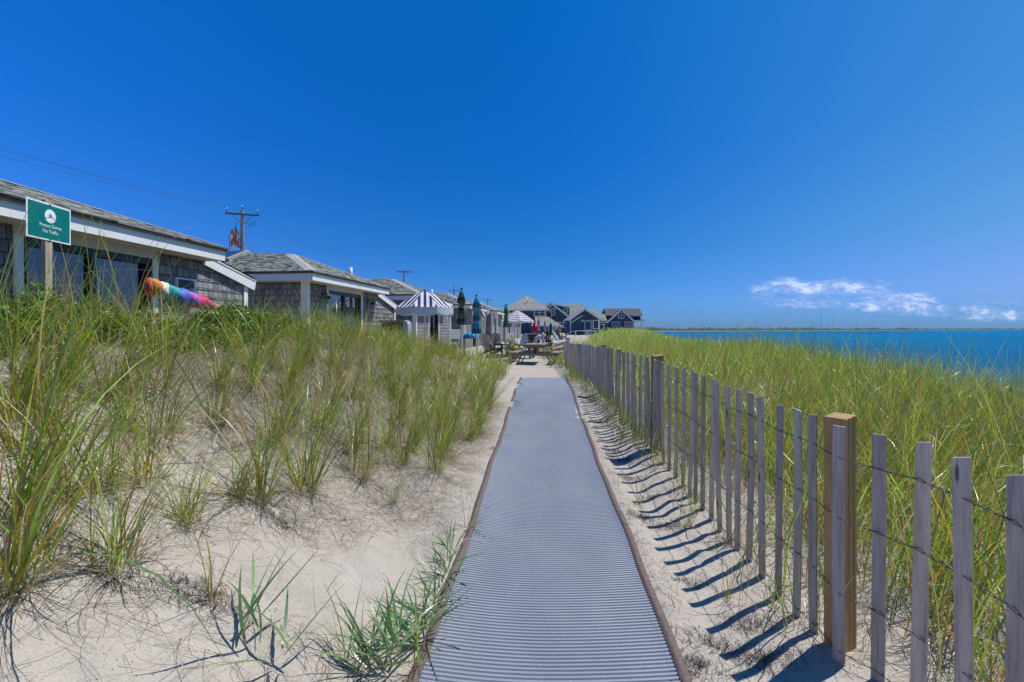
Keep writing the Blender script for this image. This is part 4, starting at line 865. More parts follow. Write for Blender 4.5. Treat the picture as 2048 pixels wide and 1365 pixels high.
# K: low link building behind
d = 100.; e = house('beach_house', d, 1195, 'low brown-roofed house between the small gabled cottage and right-hand gabled house'); X_, Y_, Z_ = rel(e)
m = MB(); m.box((X_(1172, d), 0, 0), (X_(1214, d), 6, Z_(642, d))); m.build('wall', M['navy_wall'], e)
r_ = MB(); slab(r_, [(X_(1172, d), -.3, Z_(642, d)), (X_(1201, d), -.3, Z_(642, d)), (X_(1201, d), 4, Z_(617, d)), (X_(1172, d), 4, Z_(617, d))]); slab(r_, [(X_(1199, d), -.2, Z_(645, d)), (X_(1215, d), -.2, Z_(645, d)), (X_(1215, d), 3, Z_(627, d)), (X_(1199, d), 3, Z_(627, d))]); r_.build('roof', M['green_roof'], e)
m = MB(); m.box((X_(1201, d), -.5, Z_(650, d)), (X_(1210, d), -.3, Z_(648.5, d))); m.box((X_(1206, d), -.5, 0), (X_(1207.5, d), -.3, Z_(650, d))); m.tube([(X_(1193, d), 2, Z_(630, d)), (X_(1193, d), 2, Z_(624, d))], .16); m.build('chimney_pipe', M['white'], e)
# J: gabled house on the right with porch
d = 120.; e = house('beach_house', d, 1245, 'right-hand gabled house on the dune with two wide windows and a sea-side porch'); X_, Y_, Z_ = rel(e)
xa, xb, xp = X_(1216, d), X_(1267, d), X_(1242, d); ze, zp = Z_(642, d), Z_(620, d)
m = MB(); gable_front(m, xa, xb, xp, -1, ze, zp, 0, 8); m.box((X_(1264, d), 2.2, Z_(640, d)), (X_(1286, d), 7.8, Z_(631, d))); m.box((X_(1215.5, d), 2.5, 0), (X_(1225, d), 7.9, Z_(628, d))); m.build('wall', M['navy_wall'], e)
r_ = MB(); slab(r_, [(xp, -.5, zp+.25), (X_(1270, d), -.5, Z_(645, d)), (X_(1270, d), 3, Z_(645, d)), (xp, 3, zp+.25)]); slab(r_, [(xp, -.5, zp+.25), (X_(1213.5, d), -.5, Z_(645, d)), (X_(1213.5, d), 3, Z_(645, d)), (xp, 3, zp+.25)])
slab(r_, [(X_(1250, d), 1.4, Z_(631, d)), (X_(1289, d), 1.4, Z_(631, d)), (X_(1291, d), 5.4, Z_(615.5, d)), (X_(1216, d), 5.4, Z_(615.5, d)), (X_(1214, d), 1.4, Z_(631, d))]); slab(r_, [(X_(1289, d), 9, Z_(631, d)), (X_(1214, d), 9, Z_(631, d)), (X_(1216, d), 5.4, Z_(615.5, d)), (X_(1291, d), 5.4, Z_(615.5, d))])
slab(r_, [(X_(1268, d), 0, Z_(642.5, d)), (X_(1290, d), 0, Z_(642, d)), (X_(1289, d), 2.4, Z_(638, d)), (X_(1268, d), 2.4, Z_(638, d))], .15); r = r_.build('roof', M['dark_roof'], e)
m = MB(); m.beam((xp, -.56, zp+.05), (X_(1270, d), -.56, Z_(646, d)), .1, .34); m.beam((xp, -.56, zp+.05), (X_(1213.5, d), -.56, Z_(646, d)), .1, .34); m.box((X_(1268, d), -.05, Z_(643.5, d)), (X_(1290, d), .05, Z_(642.2, d))); m.box((X_(1265, d), 1.3, Z_(632.5, d)), (X_(1288.6, d), 1.38, Z_(631.3, d))); m.build('rake_board', M['white'], r)
win(e, X_(1237, d), X_(1247.5, d), Z_(636.5, d), Z_(626.5, d), 0, 1, 1); win(e, X_(1225, d), X_(1239, d), Z_(652, d), Z_(645, d), 0, 2); win(e, X_(1250, d), X_(1263.5, d), Z_(652, d), Z_(645, d), 0, 2)
m = MB()
for p in (1282, 1286.5): m.box((X_(p, d), .1, Z_(659, d)), (X_(p+1.1, d), .3, Z_(643, d)))
m.box((X_(1270, d), .1, Z_(654.5, d)), (X_(1286, d), .2, Z_(653.8, d))); m.build('porch_post', M['white'], e)
m = MB(); m.box((X_(1268, d), 0, 0), (X_(1288, d), 6, Z_(659, d))); m.build('porch_deck', M['post_grey'], e)
# retaining rail and stairs by the right house
d = 95.; e = empty('timber_bulkhead', (xx(1235, d), d, gz(xx(1235, d), d)), 0, 'long low timber bulkhead below the right-hand gabled house', 'bulkhead'); X_, Y_, Z_ = rel(e)
m = MB(); m.box((X_(1212, d), 0, -.4), (X_(1271, d), .3, Z_(657.5, d))); m.build('board_wall', M['dark_wood'], e); m = MB(); m.box((X_(1211, d), -.1, Z_(657.3, d)), (X_(1272, d), .4, Z_(656, d))); m.build('cap_rail', M['grey_wood'], e)
d = 80.; e = empty('dune_stairs', (xx(1280, d), d, gz(xx(1280, d), d)-.2), 0, 'pale timber stair with slanting handrails going down to the beach right of the houses', 'stairs'); X_, Y_, Z_ = rel(e)
m = MB(); m.beam((X_(1268, d), 0, Z_(659, d)), (X_(1296, d), 0, Z_(676, d)), .1, .14); m.build('handrail', M['white'], e); m = MB(); m.beam((X_(1264, d), 1.2, Z_(664, d)), (X_(1288, d), 1.2, Z_(677, d)), .1, .12); m.build('handrail', M['white'], e)
for p, a, b in ((1262, 657, 672), (1271, 655, 676), (1283, 667, 680), (1294, 674, 684)): m = MB(); m.box((X_(p, d), -.06, Z_(b, d)), (X_(p+1.1, d), .06, Z_(a, d))); m.build('post', M['palebone'], e)
m = MB()
for i in range(9): xq = X_(1268, d)+i*.27; m.box((xq, 0, Z_(668, d)-i*.17), (xq+.3, 1.2, Z_(668, d)-i*.17+.05))
m.build('tread', M['grey_wood'], e)
d = 66.; e = empty('deck_railing', (xx(1170, d), d, gz(xx(1170, d), d)), 0, 'thin white post and wire railing in front of the small gabled cottage', 'railing'); X_, Y_, Z_ = rel(e)
for p, a in ((1135.5, 667), (1151, 662), (1174.5, 662), (1190, 663)): m = MB(); m.box((X_(p, d)-.07, -.07, -.3), (X_(p, d)+.07, .07, Z_(a, d))); m.build('post', M['pole_white'], e)
m = MB(); m.tube([(X_(1135.5, d), 0, Z_(666.5, d)), (X_(1151, d), 0, Z_(662.3, d)), (X_(1196, d), 0, Z_(662.5, d))], .03, 6); m.build('rail', M['pole_white'], e)
m = MB(); m.beam((X_(1196, d), 0, Z_(672, d)), (X_(1212, d), 0, Z_(658.5, d)), .12, .16); m.box((X_(1213, d), -.1, -.3), (X_(1215, d), .1, Z_(657, d))); m.build('rail', M['dark_wood'], e)

# ------------------------------------------------------------ utility poles and wires
def upole(px, pytop, dist, label, gz0=.5, transformer=False, arm=2.4, ang=.15, lean=0, low=False):
    x = xx(px, dist); top = zz(pytop, dist); e = empty('utility_pole', (x, dist, gz0), ang, label, 'utility pole', 'utility poles behind the cottages')
    h = top-gz0; m = MB(); m.tube([(0, 0, -.5), (0, 0, h*.5), (0, 0, h)], [.19, .165, .13], 12); m.build('pole', M['pole'], e)
    az_ = h-.35 if not low else h-1.3; m = MB(); m.box((-arm/2, -.17, az_-.07), (arm/2, -.06, az_+.06)); ca = m.build('crossarm', M['pole'], e)
    for s_ in (-1, 1): m = MB(); m.beam((s_*arm*.30, -.11, az_-.07), (0, -.14, az_-.85), .045, .03); m.build('brace', M['black'], e)
    for s_ in (-.46, 0, .46):
        zb_ = az_+.06 if s_ else h; yo = -.115 if s_ else 0; m = MB(); m.tube([(s_*arm, yo, zb_), (s_*arm, yo, zb_+.26)], .025, 8); mi_ = m.build('insulator_pin', M['black'], e)
        m = MB(); m.lathe([(.03, 0), (.07, .03), (.06, .09), (.035, .14)], (s_*arm, yo, zb_+.26), 10); m.build('insulator', M['insul'], e)
    if transformer:
        m = MB(); m.lathe([(.02, 0), (.31, .02), (.32, .1), (.31, .12), (.31, 1.2), (.325, 1.22), (.325, 1.28), (.2, 1.36), (.02, 1.38)], (-.53, 0, h-2.98), 20); tr_ = m.build('transformer', rust(), e)
        m = MB(); m.tube([(-.48, 0, h-1.62), (-.48, 0, h-1.35)], [.06, .03], 8); m.tube([(-.48, 0, h-1.35), (-.40, 0, h-1.0)], .015, 6); m.build('bushing', M['black'], tr_)
        m = MB(); m.tube([(-.85, 0, h-1.9), (-.93, 0, h-2.2), (-.90, 0, h-3.1), (-.6, 0, h-4.0), (-.3, 0, h-4.3), (-.1, 0, h-4.1)], .022, 6); m.tube([(.25, -.1, h-1.0), (.6, -.1, h-1.15), (.75, -.1, h-.85), (.95, -.1, h-.8), (.8, -.1, h-1.2), (.3, -.1, h-1.35)], .02, 6)
        m.tube([(-.42+.32*math.cos(t), -.2, h-3.85+.32*math.sin(t)) for t in np.linspace(0, 6.3, 16)], .02, 5)
        m.build('cable_loop', M['black'], e)
        m = MB(); m.box((-.22, -.04, h-3.0), (-.12, .04, h-2.9)); m.box((-.22, -.04, h-2.4), (-.12, .04, h-2.3)); m.build('bracket', M['black'], e)
    mw = Matrix.Translation((x, dist, gz0)) @ Matrix.Rotation(ang, 4, 'Z')
    return [mw @ Vector((s_*arm, -.115 if s_ else 0, (az_+.06 if s_ else h)+.34)) for s_ in (-.46, 0, .46)], mw @ Vector((.1, 0, h-1.7))
def rust():
    m, k = new_mat('rusted_transformer_paint'); n = k.noise(k.vmap(k.obj, (1, 1, .6)), 3.2, 6, .6)
    k.put(k.b.inputs['Base Color'], k.ramp(n, [(.42, (.30, .09, .03)), (.5, (.40, .15, .06)), (.55, (.55, .56, .56)), (.7, (.62, .63, .63))])); k.b.inputs['Roughness'].default_value = .7; bump(k, n, .3, .01); return m
P1 = upole(485, 421, 38, 'nearest utility pole with rusty transformer, left of the second cottage roof', 1.0, True, 2.35, .35)
P2 = upole(808, 540, 80, 'second utility pole rising above the third cottage roof', 1, False, 2.5, .2)
P3 = upole(908, 571, 118, 'third utility pole with bare top above a low crossarm, left of the plaid umbrella', 1, False, 2.6, .2, low=True)
P4 = upole(975.5, 598, 165, 'fourth utility pole between the teal and green folded umbrellas', 1, False, 2.9, .1)
P5 = upole(1010, 610, 230, 'farthest utility pole just left of the tall hipped house', 1, False, 3.0, .1)
P0 = [Vector((-24.5, 12-4, 12.9)), Vector((-23.5, 12-4, 12.9)), Vector((-22.5, 12-4, 12.3))]
# the pole before the first stands outside the picture to the left: wires run on to it
tgt = [at(0, 264, 17), at(0, 267, 17), at(0, 277, 17)]
P0 = [P1[0][i]+(tgt[i]-P1[0][i])*1.6 for i in range(3)]; P0b = P1[1]+(at(0, 280, 17)-P1[1])*1.6
def wires(A, B, sagm, lab):
    for a, b, s_, nm in list(zip(A[0], B[0], (sagm*.9, sagm, sagm*1.1), ('left', 'middle', 'right'))):
        mid = (a+b)/2; m = MB(); r0 = .012 if (a-b).length < 90 else .02
        m.tube([a.lerp(b, t)-mid-Vector((0, 0, 4*s_*t*(1-t))) for t in np.linspace(0, 1, 25)], [max(.006, (a.lerp(b, t)).length*.0001) for t in np.linspace(0, 1, 25)], 5)
        o = m.build('power_line', M['steel'], None, loc=mid); tag(o, f'{nm} power line {lab}', 'power line', 'power lines between the utility poles')
wires((P0, P0b), P1, .6, 'running from the left edge of the photo to the nearest pole')
wires(P1, P2, 1.3, 'between the transformer pole and the second pole'); wires(P2, P3, 1.0, 'between the second and third poles'); wires(P3, P4, 1.4, 'between the third and fourth poles'); wires(P4, P5, 1.6, 'between the fourth pole and the farthest one')

# ------------------------------------------------------------ sign
def build_sign():
    A = at(55.5, 393, 4.45); B = at(144.5, 421, 4.97); wdt = math.hypot(B.x-A.x, B.y-A.y); ang = math.atan2(B.y-A.y, B.x-A.x); mid = (A+B)/2
    gx_, gy_ = mid.x-.02, mid.y; g = gz(gx_, gy_); e = empty('dune_sign', (gx_, gy_, g), ang, 'green Protect Dunes, No Traffic sign with white border on a wooden post', 'sign')
    top = A.z-g; h = .365; w2 = wdt/2; m = MB(); m.box((-w2, -.004, top-h), (w2, .0, top)); pn = m.build('sign_panel', plain('sign_white', (.78, .80, .78), .4, .03), e, .001)
    m = MB(); b = .018; m.box((-w2+b, -.0065, top-h+b), (w2-b, -.0045, top-b)); m.build('green_field', plain('sign_green', (.0, .17, .145), .35, .05), pn)
    wm = plain('sign_lettering', (.82, .84, .82), .4, .02)
    def cirseg(cx, cz, r, test, name):
        mm = MB(); n = 40
        # clipped disc as thin vertical strips
        for i in range(n):
            x0 = -r+2*r*i/n; x1 = x0+2*r/n; xm = (x0+x1)/2; hh = math.sqrt(max(0, r*r-xm*xm))
            for (za, zb_) in test(xm, hh):
                if zb_-za > 1e-4: mm.box((cx+x0, -.0085, cz+za), (cx+x1, -.0068, cz+zb_))
        mm.build(name, wm, pn)
    def tst(x, hh):
        wave = -.018+.008*math.sin((x+.02)*50); lo = max(-hh, -1); out = [(-hh, min(hh, wave-.004))] if wave-.004 > -hh else []
        up0 = wave+.004
        if abs(x) < .019:   # house silhouette stays green, with a white window
            roof = .026-abs(x)*.75
            if abs(x) < .007 and abs(x) > .0012: out.append((.0, .009))
            out.append((max(roof, up0), hh))
        else: out.append((max(up0, -hh), hh))
        return out
    cirseg(.004, top-.125, .066, tst, 'emblem')
    for txt, zc, xc, s_ in (('Protect Dunes,', top-.237, .01, .044), ('No Traffic.', top-.292, .008, .044)):
        cu = bpy.data.curves.new('t', 'FONT'); cu.body = txt; cu.size = s_; cu.align_x = 'CENTER'; cu.extrude = .0008; cu.space_character = .98
        to = bpy.data.objects.new('t', cu); COL.objects.link(to); dg = bpy.context.evaluated_depsgraph_get(); me = bpy.data.meshes.new_from_object(to.evaluated_get(dg)); bpy.data.objects.remove(to)
        me.materials.clear(); me.materials.append(wm); o = bpy.data.objects.new('lettering', me); COL.objects.link(o); o.parent = pn; o.location = (xc, -.0078, zc); o.rotation_euler = (R(90), 0, 0)
    m = MB(); m.box((-.01, .003, -.5), (.075, .042, top+.03)); p = m.build('post', M['pale_wood'], e, .003); p.location.x = -.03
    for z in (top-.012, top-h+.010): m = MB(); m.tube([(.0, -.012, z), (.0, .004, z)], .007, 8); m.build('bolt', M['black'], e)
build_sign()

# ------------------------------------------------------------ umbrellas
def stripe_mat(name, c1, c2, w_, axis='u'):
    m, k = new_mat(name); s_ = k.new('ShaderNodeSeparateXYZ'); k.put(s_.inputs[0], k.uv)
    f = k.m('GREATER_THAN', k.m('FRACT', k.m('ADD', k.m('DIVIDE', s_.outputs[0 if axis == 'u' else 1], w_), .75)), .5)
    c = k.mix(f, c1, c2); k.put(k.b.inputs['Base Color'], c); k.b.inputs['Roughness'].default_value = .85
    tr = k.new('ShaderNodeBsdfTranslucent'); k.put(tr.inputs[0], c); mx = k.new('ShaderNodeMixShader'); mx.inputs[0].default_value = .3
    k.l.new(k.b.outputs[0], mx.inputs[1]); k.l.new(tr.outputs[0], mx.inputs[2]); k.l.new(mx.outputs[0], k.out.inputs[0]); return m
def open_umbrella(x, y, ztop, zrim, rad, mat, label, valance=.2, vm=None, n=8, rz=0, polemat='pole_white', scallop=.0):
    g = gz(x, y); e = empty('open_umbrella', (x, y, g), rz, label, 'umbrella'); zt_, zr = ztop-g, zrim-g
    m = MB(); m.tube([(0, 0, 0), (0, 0, zt_+.02)], .02, 10); m.build('pole', M[polemat], e); m = MB(); m.lathe([(.0, .0), (.028, .01), (.02, .05), (.002, .07)], (0, 0, zt_), 10); m.build('finial', M['orange'], e)
    c = MB(); K = 8; q = 8
    def pt(a, t, sag):  # t radial 0..1
        r = rad*t; return Vector((r*math.cos(a), r*math.sin(a), zt_-(zt_-zr)*(t**1.25)*(1) - sag))
    for g_ in range(n):
        a0, a1 = 2*math.pi*g_/n, 2*math.pi*(g_+1)/n; am = (a0+a1)/2; lat = Vector((-math.sin(am), math.cos(am), 0)); rd = Vector((math.cos(am), math.sin(am), 0))
        def P(i, j):
            t = max(i/K, .02); s_ = j/q; p = pt(a0, t, 0).lerp(pt(a1, t, 0), s_); bow = 4*s_*(1-s_); p.z -= .05*bow*t*t; 
            if i == K: p -= rd*(-.035*bow); p.z += .02*bow
            return p
        for i in range(K):
            for j in range(q):
                pp = [P(i, j), P(i+1, j), P(i+1, j+1), P(i, j+1)]; c.face(pp, [(p.dot(lat), p.dot(rd)) for p in pp], True)
        if valance:
            for j in range(q):
                va, vb = valance*(.82+.18*4*(j/q)*(1-j/q)) if scallop else valance, valance*(.82+.18*4*((j+1)/q)*(1-(j+1)/q)) if scallop else valance
                a_, b_ = P(K, j), P(K, j+1); c.face([a_, a_-Vector((0, 0, va)), b_-Vector((0, 0, vb)), b_], [(p.dot(lat), p.dot(rd)) for p in (a_, a_, b_, b_)], True, 1)
    canopy = c.build('canopy', [mat, vm or mat], e)
    for g_ in range(n):
        a0 = 2*math.pi*g_/n; m = MB(); m.tube([pt(a0, .05, .03), pt(a0, .5, .012), pt(a0, .99, .01)], .006, 5); m.build('rib', M['pole_white'], e)
    return e
fr_m, fk = new_mat('pale_fringe'); fn_ = fk.noise(fk.vmap(fk.obj, (60, 60, 1)), 1.2, 2, .5); fk.put(fk.b.inputs['Base Color'], fk.ramp(fn_, [(.3, (.42, .47, .54)), (.6, (.66, .70, .75))])); fk.b.inputs['Roughness'].default_value = .9
open_umbrella(-3.03, 16.7, 2.96, 2.36, 1.02, stripe_mat('navy_white_stripes', (.82, .82, .82), (.012, .018, .17), .19), 'open umbrella with navy and white stripes and pale fringe in front of the third cottage', .25, fr_m, rz=R(33), scallop=1)
open_umbrella(.33, 30, 2.78, 2.10, 1.08, stripe_mat('grey_white_rings', (.80, .78, .80), (.27, .26, .33), .14, 'v'), 'open umbrella with thin grey and white rings between the green and red folded umbrellas', .06, rz=R(10))
def cloth(name, cols, vertical=True, bands=8, zs=1.):
    m, k = new_mat(name)
    if len(cols) == 1: return plain(name, cols[0], .85, .22, 12, .4, .15, 0, (3, 3, .5))
    s_ = k.new('ShaderNodeSeparateXYZ'); k.put(s_.inputs[0], k.obj); a = k.m('ARCTAN2', s_.outputs[1], s_.outputs[0])
    fa = k.m('FRACT', k.m('MULTIPLY', a, bands/6.283)); fz = k.m('FRACT', k.m('MULTIPLY', s_.outputs[2], zs))
    c = k.mix(k.m('GREATER_THAN', fa, .55), cols[0], cols[1])
    if len(cols) > 2: c = k.mix(k.m('GREATER_THAN', fz, .66), c, cols[2])
    if len(cols) > 3: c = k.mix(k.m('LESS_THAN', fz, .25), c, cols[3])
    k.put(k.b.inputs['Base Color'], c); k.b.inputs['Roughness'].default_value = .85; return m
def folded(px, ytop, ybot, d, r, mat, label, base=None, polem='pole_white', tiers=1, ragged=.0):
    x = xx(px, d); g = gz(x, d) if base is None else base; e = empty('folded_umbrella', (x, d, g), random.uniform(0, 3), label, 'umbrella', 'folded umbrellas along the cottage terraces')
    zt_, zb_ = zz(ytop, d)-g, zz(ybot, d)-g; m = MB(); m.tube([(0, 0, 0), (0, 0, zt_)], .022, 8); m.build('pole', M[polem], e)
    H_ = zt_-zb_; pr = [(.005, 0), (.3, .04)]
    if tiers == 2: pf = [(1.0, .0), (.95, .04), (.80, .25), (.55, .5), (.52, .60), (.85, .62), (.75, .75), (.35, .93), (.02, 1.)]
    else: pf = [(.75, .0), (1.0, .05), (.92, .2), (.6, .42), (.5, .5), (.62, .58), (.5, .8), (.25, .96), (.02, 1.)]
    m = MB(); ph_ = random.uniform(0, 6); m.lathe([(r*a, zb_+H_*b+(0)) for a, b in pf], (0, 0, 0), 40, fn=lambda a, z: 1+.20*math.sin(8*a+ph_)+.07*math.sin(3*a+z*5))
    m.build('folded_canopy', mat, e); m = MB(); m.lathe([(.03, 0), (.035, .04), (.005, .09)], (0, 0, zt_-.01), 8); m.build('finial', M['black'], e)
    m = MB(); m.lathe([(r*.57, 0), (r*.60, .03), (r*.57, .06)], (0, 0, zb_+H_*.46), 20); m.build('tie_strap', mat, e)
    return e
plaid = cloth('green_cream_plaid', [(.03, .06, .035), (.33, .33, .24), (.05, .08, .05), (.012, .02, .018)], zs=3.3, bands=10)
teal = cloth('teal_tropical_print', [(.01, .16, .24), (.02, .05, .10), (.015, .26, .36), (.15, .28, .32)], zs=2.3, bands=7)
folded(923, 580, 650, 13.6, .125, plaid, 'tall folded plaid umbrella in dark green and cream at the dune crest', tiers=2)
folded(953, 593, 668, 15.8, .155, teal, 'tall folded teal umbrella with a tropical print', tiers=2)
folded(1012, 611, 655, 21.5, .12, cloth('leaf_green_cloth', [(.03, .14, .04), (.07, .24, .06)], bands=8), 'folded green umbrella on a white pole left of the picnic table', tiers=2)
folded(1068.5, 634, 664.5, 42, .17, cloth('red_cloth', [(.62, .01, .02)]), 'bright red folded umbrella right of the ringed open umbrella')
folded(1077, 637, 669, 43, .15, cloth('multicolour_cloth', [(.55, .05, .03), (.25, .45, .75), (.16, .05, .20)], zs=1.1, bands=5), 'folded umbrella in purple, pale blue and red next to the red one')
folded(1090, 641, 677, 45, .17, cloth('lavender_cloth', [(.36, .33, .48)]), 'larger folded lavender umbrella left of the dark green one')
folded(1101.5, 646, 669, 48, .22, cloth('dark_green_cloth', [(.01, .10, .085)]), 'dark green folded umbrella between the two lavender ones', polem='black')
folded(1110, 650, 676, 46, .16, cloth('pale_lavender_cloth', [(.46, .40, .54)]), 'smaller pale lavender folded umbrella right of the dark green one')
folded(1119, 650, 666, 52, .19, cloth('tan_cloth', [(.50, .33, .10)]), 'tan folded umbrella, rightmost of the folded umbrellas', polem='black')
d = 108.; open_umbrella(xx(1283, d), d, zz(657.5, d), zz(662.5, d), 1.75, M['blue'], 'wide open blue umbrella on the beach right of the gabled house', 0, rz=.3)

# ------------------------------------------------------------ picnic table
def picnic(px, d, rz):
    x = xx(px, d); g = gz(x, d); e = empty('picnic_table', (x, d, g), rz, 'weathered grey picnic table standing on the sand beyond the end of the mat', 'picnic table')
    L = 1.7; T_ = .73
    for i in range(5): m = MB(); a = -.37+i*.15; m.box((a, -L/2, T_-.04), (a+.14, L/2, T_)); m.build('tabletop_plank', M['grey_wood'], e, .003)
    for s_ in (-1, 1):
        m = MB(); m.box((s_*.76-.13, -L/2, .40), (s_*.76-.005, L/2, .44)); m.box((s_*.76+.005, -L/2, .40), (s_*.76+.13, L/2, .44)); m.build('bench_seat', M['grey_wood'], e, .003)
    for yb in (-L/2+.22, L/2-.22):
        m = MB(); m.box((-.88, yb-.02, .31), (.88, yb+.02, .40)); m.build('bench_support', M['grey_wood'], e)
        m = MB(); m.box((-.36, yb-.02, T_-.13), (.36, yb+.02, T_-.041)); m.build('top_support', M['grey_wood'], e)
        for s_ in (-1, 1): m = MB(); m.beam((s_*.64, yb+s_*.0+.042, 0), (s_*.24, yb+.042, T_-.045), .038, .09, up=(0, 1, 0)); m.build('leg', M['grey_wood'], e)
    m = MB(); m.beam((0, -L/2+.25, .36), (0, 0, T_-.05), .09, .04); m.beam((0, L/2-.25, .36), (0, 0, T_-.05), .09, .04); m.build('brace', M['grey_wood'], e)
picnic(1072, 18.0, R(-9))
def timber(pxa, pya, pxb, pyb, d, th, label, rnd=False):
    a, b = at(pxa, pya, d), at(pxb, pyb, d+.8); a.z = gz(a.x, a.y)+th*.4; b.z = gz(b.x, b.y)+th*.4; mid = (a+b)/2; m = MB()
    if rnd: m.tube([(a-mid), (a.lerp(b, .4)-mid+Vector((0, 0, .03))), (b-mid)], [th*.6, th*.5, th*.35], 10)
    else: m.beam(a-mid, b-mid, th*1.2, th)
    o = m.build('driftwood_log' if rnd else 'landscape_timber', M['palebone'] if rnd else M['grey_wood'], None, .01 if not rnd else 0, mid); tag(o, label, 'log' if rnd else 'timber')
timber(975, 706, 1038, 701, 19.5, .20, 'squared timber edging the terrace left of the picnic table')
timber(1000, 718, 1036, 709, 17.6, .14, 'bleached driftwood log lying left of the picnic table legs', True)
timber(1096, 708, 1124, 704, 20.5, .16, 'squared timber lying on the sand right of the picnic table')

# ------------------------------------------------------------ chairs and terrace things
def adirondack(px, d, rz, mat, label, sc=1.):
    x = xx(px, d); e = empty('adirondack_chair', (x, d, gz(x, d)), rz, label, 'chair', 'garden chairs on the terraces'); e.scale = (sc,)*3
    for i in range(5): m = MB(); a = -.25+i*.1; m.beam((a+.05, .12, .30), (a+.05+(i-2)*.012, .52, .98-.03*abs(i-2)), .092, .02, up=(0, -1, .5)); m.build('back_slat', mat, e)
    m = MB()
    for i in range(5): m.beam((-.27, -.36+i*.115, .38-i*.022), (.27, -.36+i*.115, .38-i*.022), .10, .02)
    m.build('seat', mat, e)
    for s_ in (-1, 1):
        m = MB(); m.box((s_*.36-.07, -.42, .54), (s_*.36+.07, .28, .56)); m.build('armrest', mat, e)
        m = MB(); m.box((s_*.29-.02, -.40, 0), (s_*.29+.02, -.30, .54)); m.build('leg', mat, e); m = MB(); m.beam((s_*.27, -.38, .35), (s_*.27, .55, .04), .025, .12); m.build('leg', mat, e)
    return e
adirondack(1047, 20.5, R(75), M['grey_wood'], 'grey slatted chair leaning behind the left end of the picnic table')
adirondack(1117, 22.5, R(80), M['grey_wood'], 'grey slatted chair nearest the fence end, leaning back to the left', .85)
adirondack(1124, 26, R(75), M['pot'], 'pale blue-grey slatted chair just behind the one by the fence end')
adirondack(1044, 27, R(-30), M['pot'], 'pale chair under the ringed open umbrella')
adirondack(982, 20, R(40), M['black'], 'black chair left of the folded green umbrella')
adirondack(996, 26, R(20), M['black'], 'black chair at the white porch post')
adirondack(1094, 30, R(170), M['black'], 'dark chair beyond the picnic table under the lavender umbrella')
adirondack(1122, 44, R(120), M['black'], 'far dark chair below the tan folded umbrella')
def deckchair(px, d, rz, label):
    x = xx(px, d); e = empty('folding_chair', (x, d, gz(x, d)), rz, label, 'chair')
    for s_ in (-1, 1):
        m = MB(); m.tube([(s_*.26, .35, 0), (s_*.26, -.12, .45), (s_*.26, -.34, 1.05)], .018, 6); m.build('side_frame', M['pole_white'], e); m = MB(); m.tube([(s_*.24, -.35, 0), (s_*.24, .28, .45)], .018, 6); m.build('leg', M['pole_white'], e)
        m = MB(); m.box((s_*.27-.025, -.25, .62), (s_*.27+.025, .22, .65)); m.build('armrest', M['pole_white'], e)
    m = MB(); m.box((-.24, -.14, .42), (.24, .28, .45)); m.build('seat', M['white'], e); m = MB(); m.beam((0, -.20, .62), (0, -.34, 1.03), .46, .015, up=(0, 1, .3)); m.build('backrest', M['white'], e)
deckchair(1010, 22.5, R(60), 'white folding chair just below the folded green umbrella'); deckchair(905, 21, R(30), 'white chair half hidden in grass right of the striped umbrella')
def flowerpot(px, d, r, h, pm, fcols, label, nf=40, fh=.35):
    x = xx(px, d); g = gz(x, d); e = empty('flower_pot', (x, d, g), 0, label, 'flower pot', 'potted flowers by the picnic table'); m = MB(); m.lathe([(r*.7, 0), (r, h*.9), (r*1.08, h*.9), (r*1.08, h), (r*.9, h), (r*.85, h*.93)], (0, 0, 0), 18); m.build('pot', pm, e)
    n = 500; dirs = RNG.normal(0, 1, (n, 3)); dirs /= np.linalg.norm(dirs, axis=1)[:, None]; c = dirs*(RNG.random(n)**.4)[:, None]*np.array([r*1.5, r*1.5, fh*.6])+np.array([0, 0, h+fh*.45])
    d1 = RNG.normal(0, 1, (n, 3)); d1 /= np.linalg.norm(d1, axis=1)[:, None]; d2 = np.cross(d1, RNG.normal(0, 1, (n, 3))); d2 /= np.linalg.norm(d2, axis=1)[:, None]; s_ = .05
    V = np.stack([c, c+d1*s_*.5+d2*s_*.4, c+d1*s_, c+d1*s_*.5-d2*s_*.4], 1).reshape(-1, 3); C = np.repeat(np.array([(.06, .14, .03), (.10, .2, .04)])[RNG.integers(0, 2, n)], 4, axis=0); np_mesh('foliage', V, np.arange(n*4).reshape(n, 4), M['leaf'], C, smooth=False, parent=e)
    for i, (fc, rr, dx, dz) in enumerate(fcols):
        m = MB(); m.lathe([(.01, -rr*.5), (rr*.9, -rr*.2), (rr, .1*rr), (rr*.6, rr*.5), (.01, rr*.6)], (dx, -r*1.1, h+fh*.45+dz), 10, fn=lambda a, z: 1+.15*math.sin(5*a)); m.build('bloom', plain('petals', fc, .7, .15, 20, .3), e)
flowerpot(1018, 20.0, .15, .30, M['pot'], [((.55, .12, .02), .05, .05, .15), ((.6, .4, .03), .04, -.1, .1), ((.45, .03, .02), .05, .13, .2)], 'pale bucket of mixed flowers left of the yellow blooms', fh=.5)
flowerpot(1032, 19.6, .17, .2, M['terracotta'], [((.80, .55, .02), .10, -.02, .10), ((.80, .50, .02), .09, .11, -.06), ((.6, .12, .03), .06, -.18, .0), ((.55, .06, .05), .06, -.12, .16)], 'pot with two big yellow blooms beside the picnic table', fh=.45)
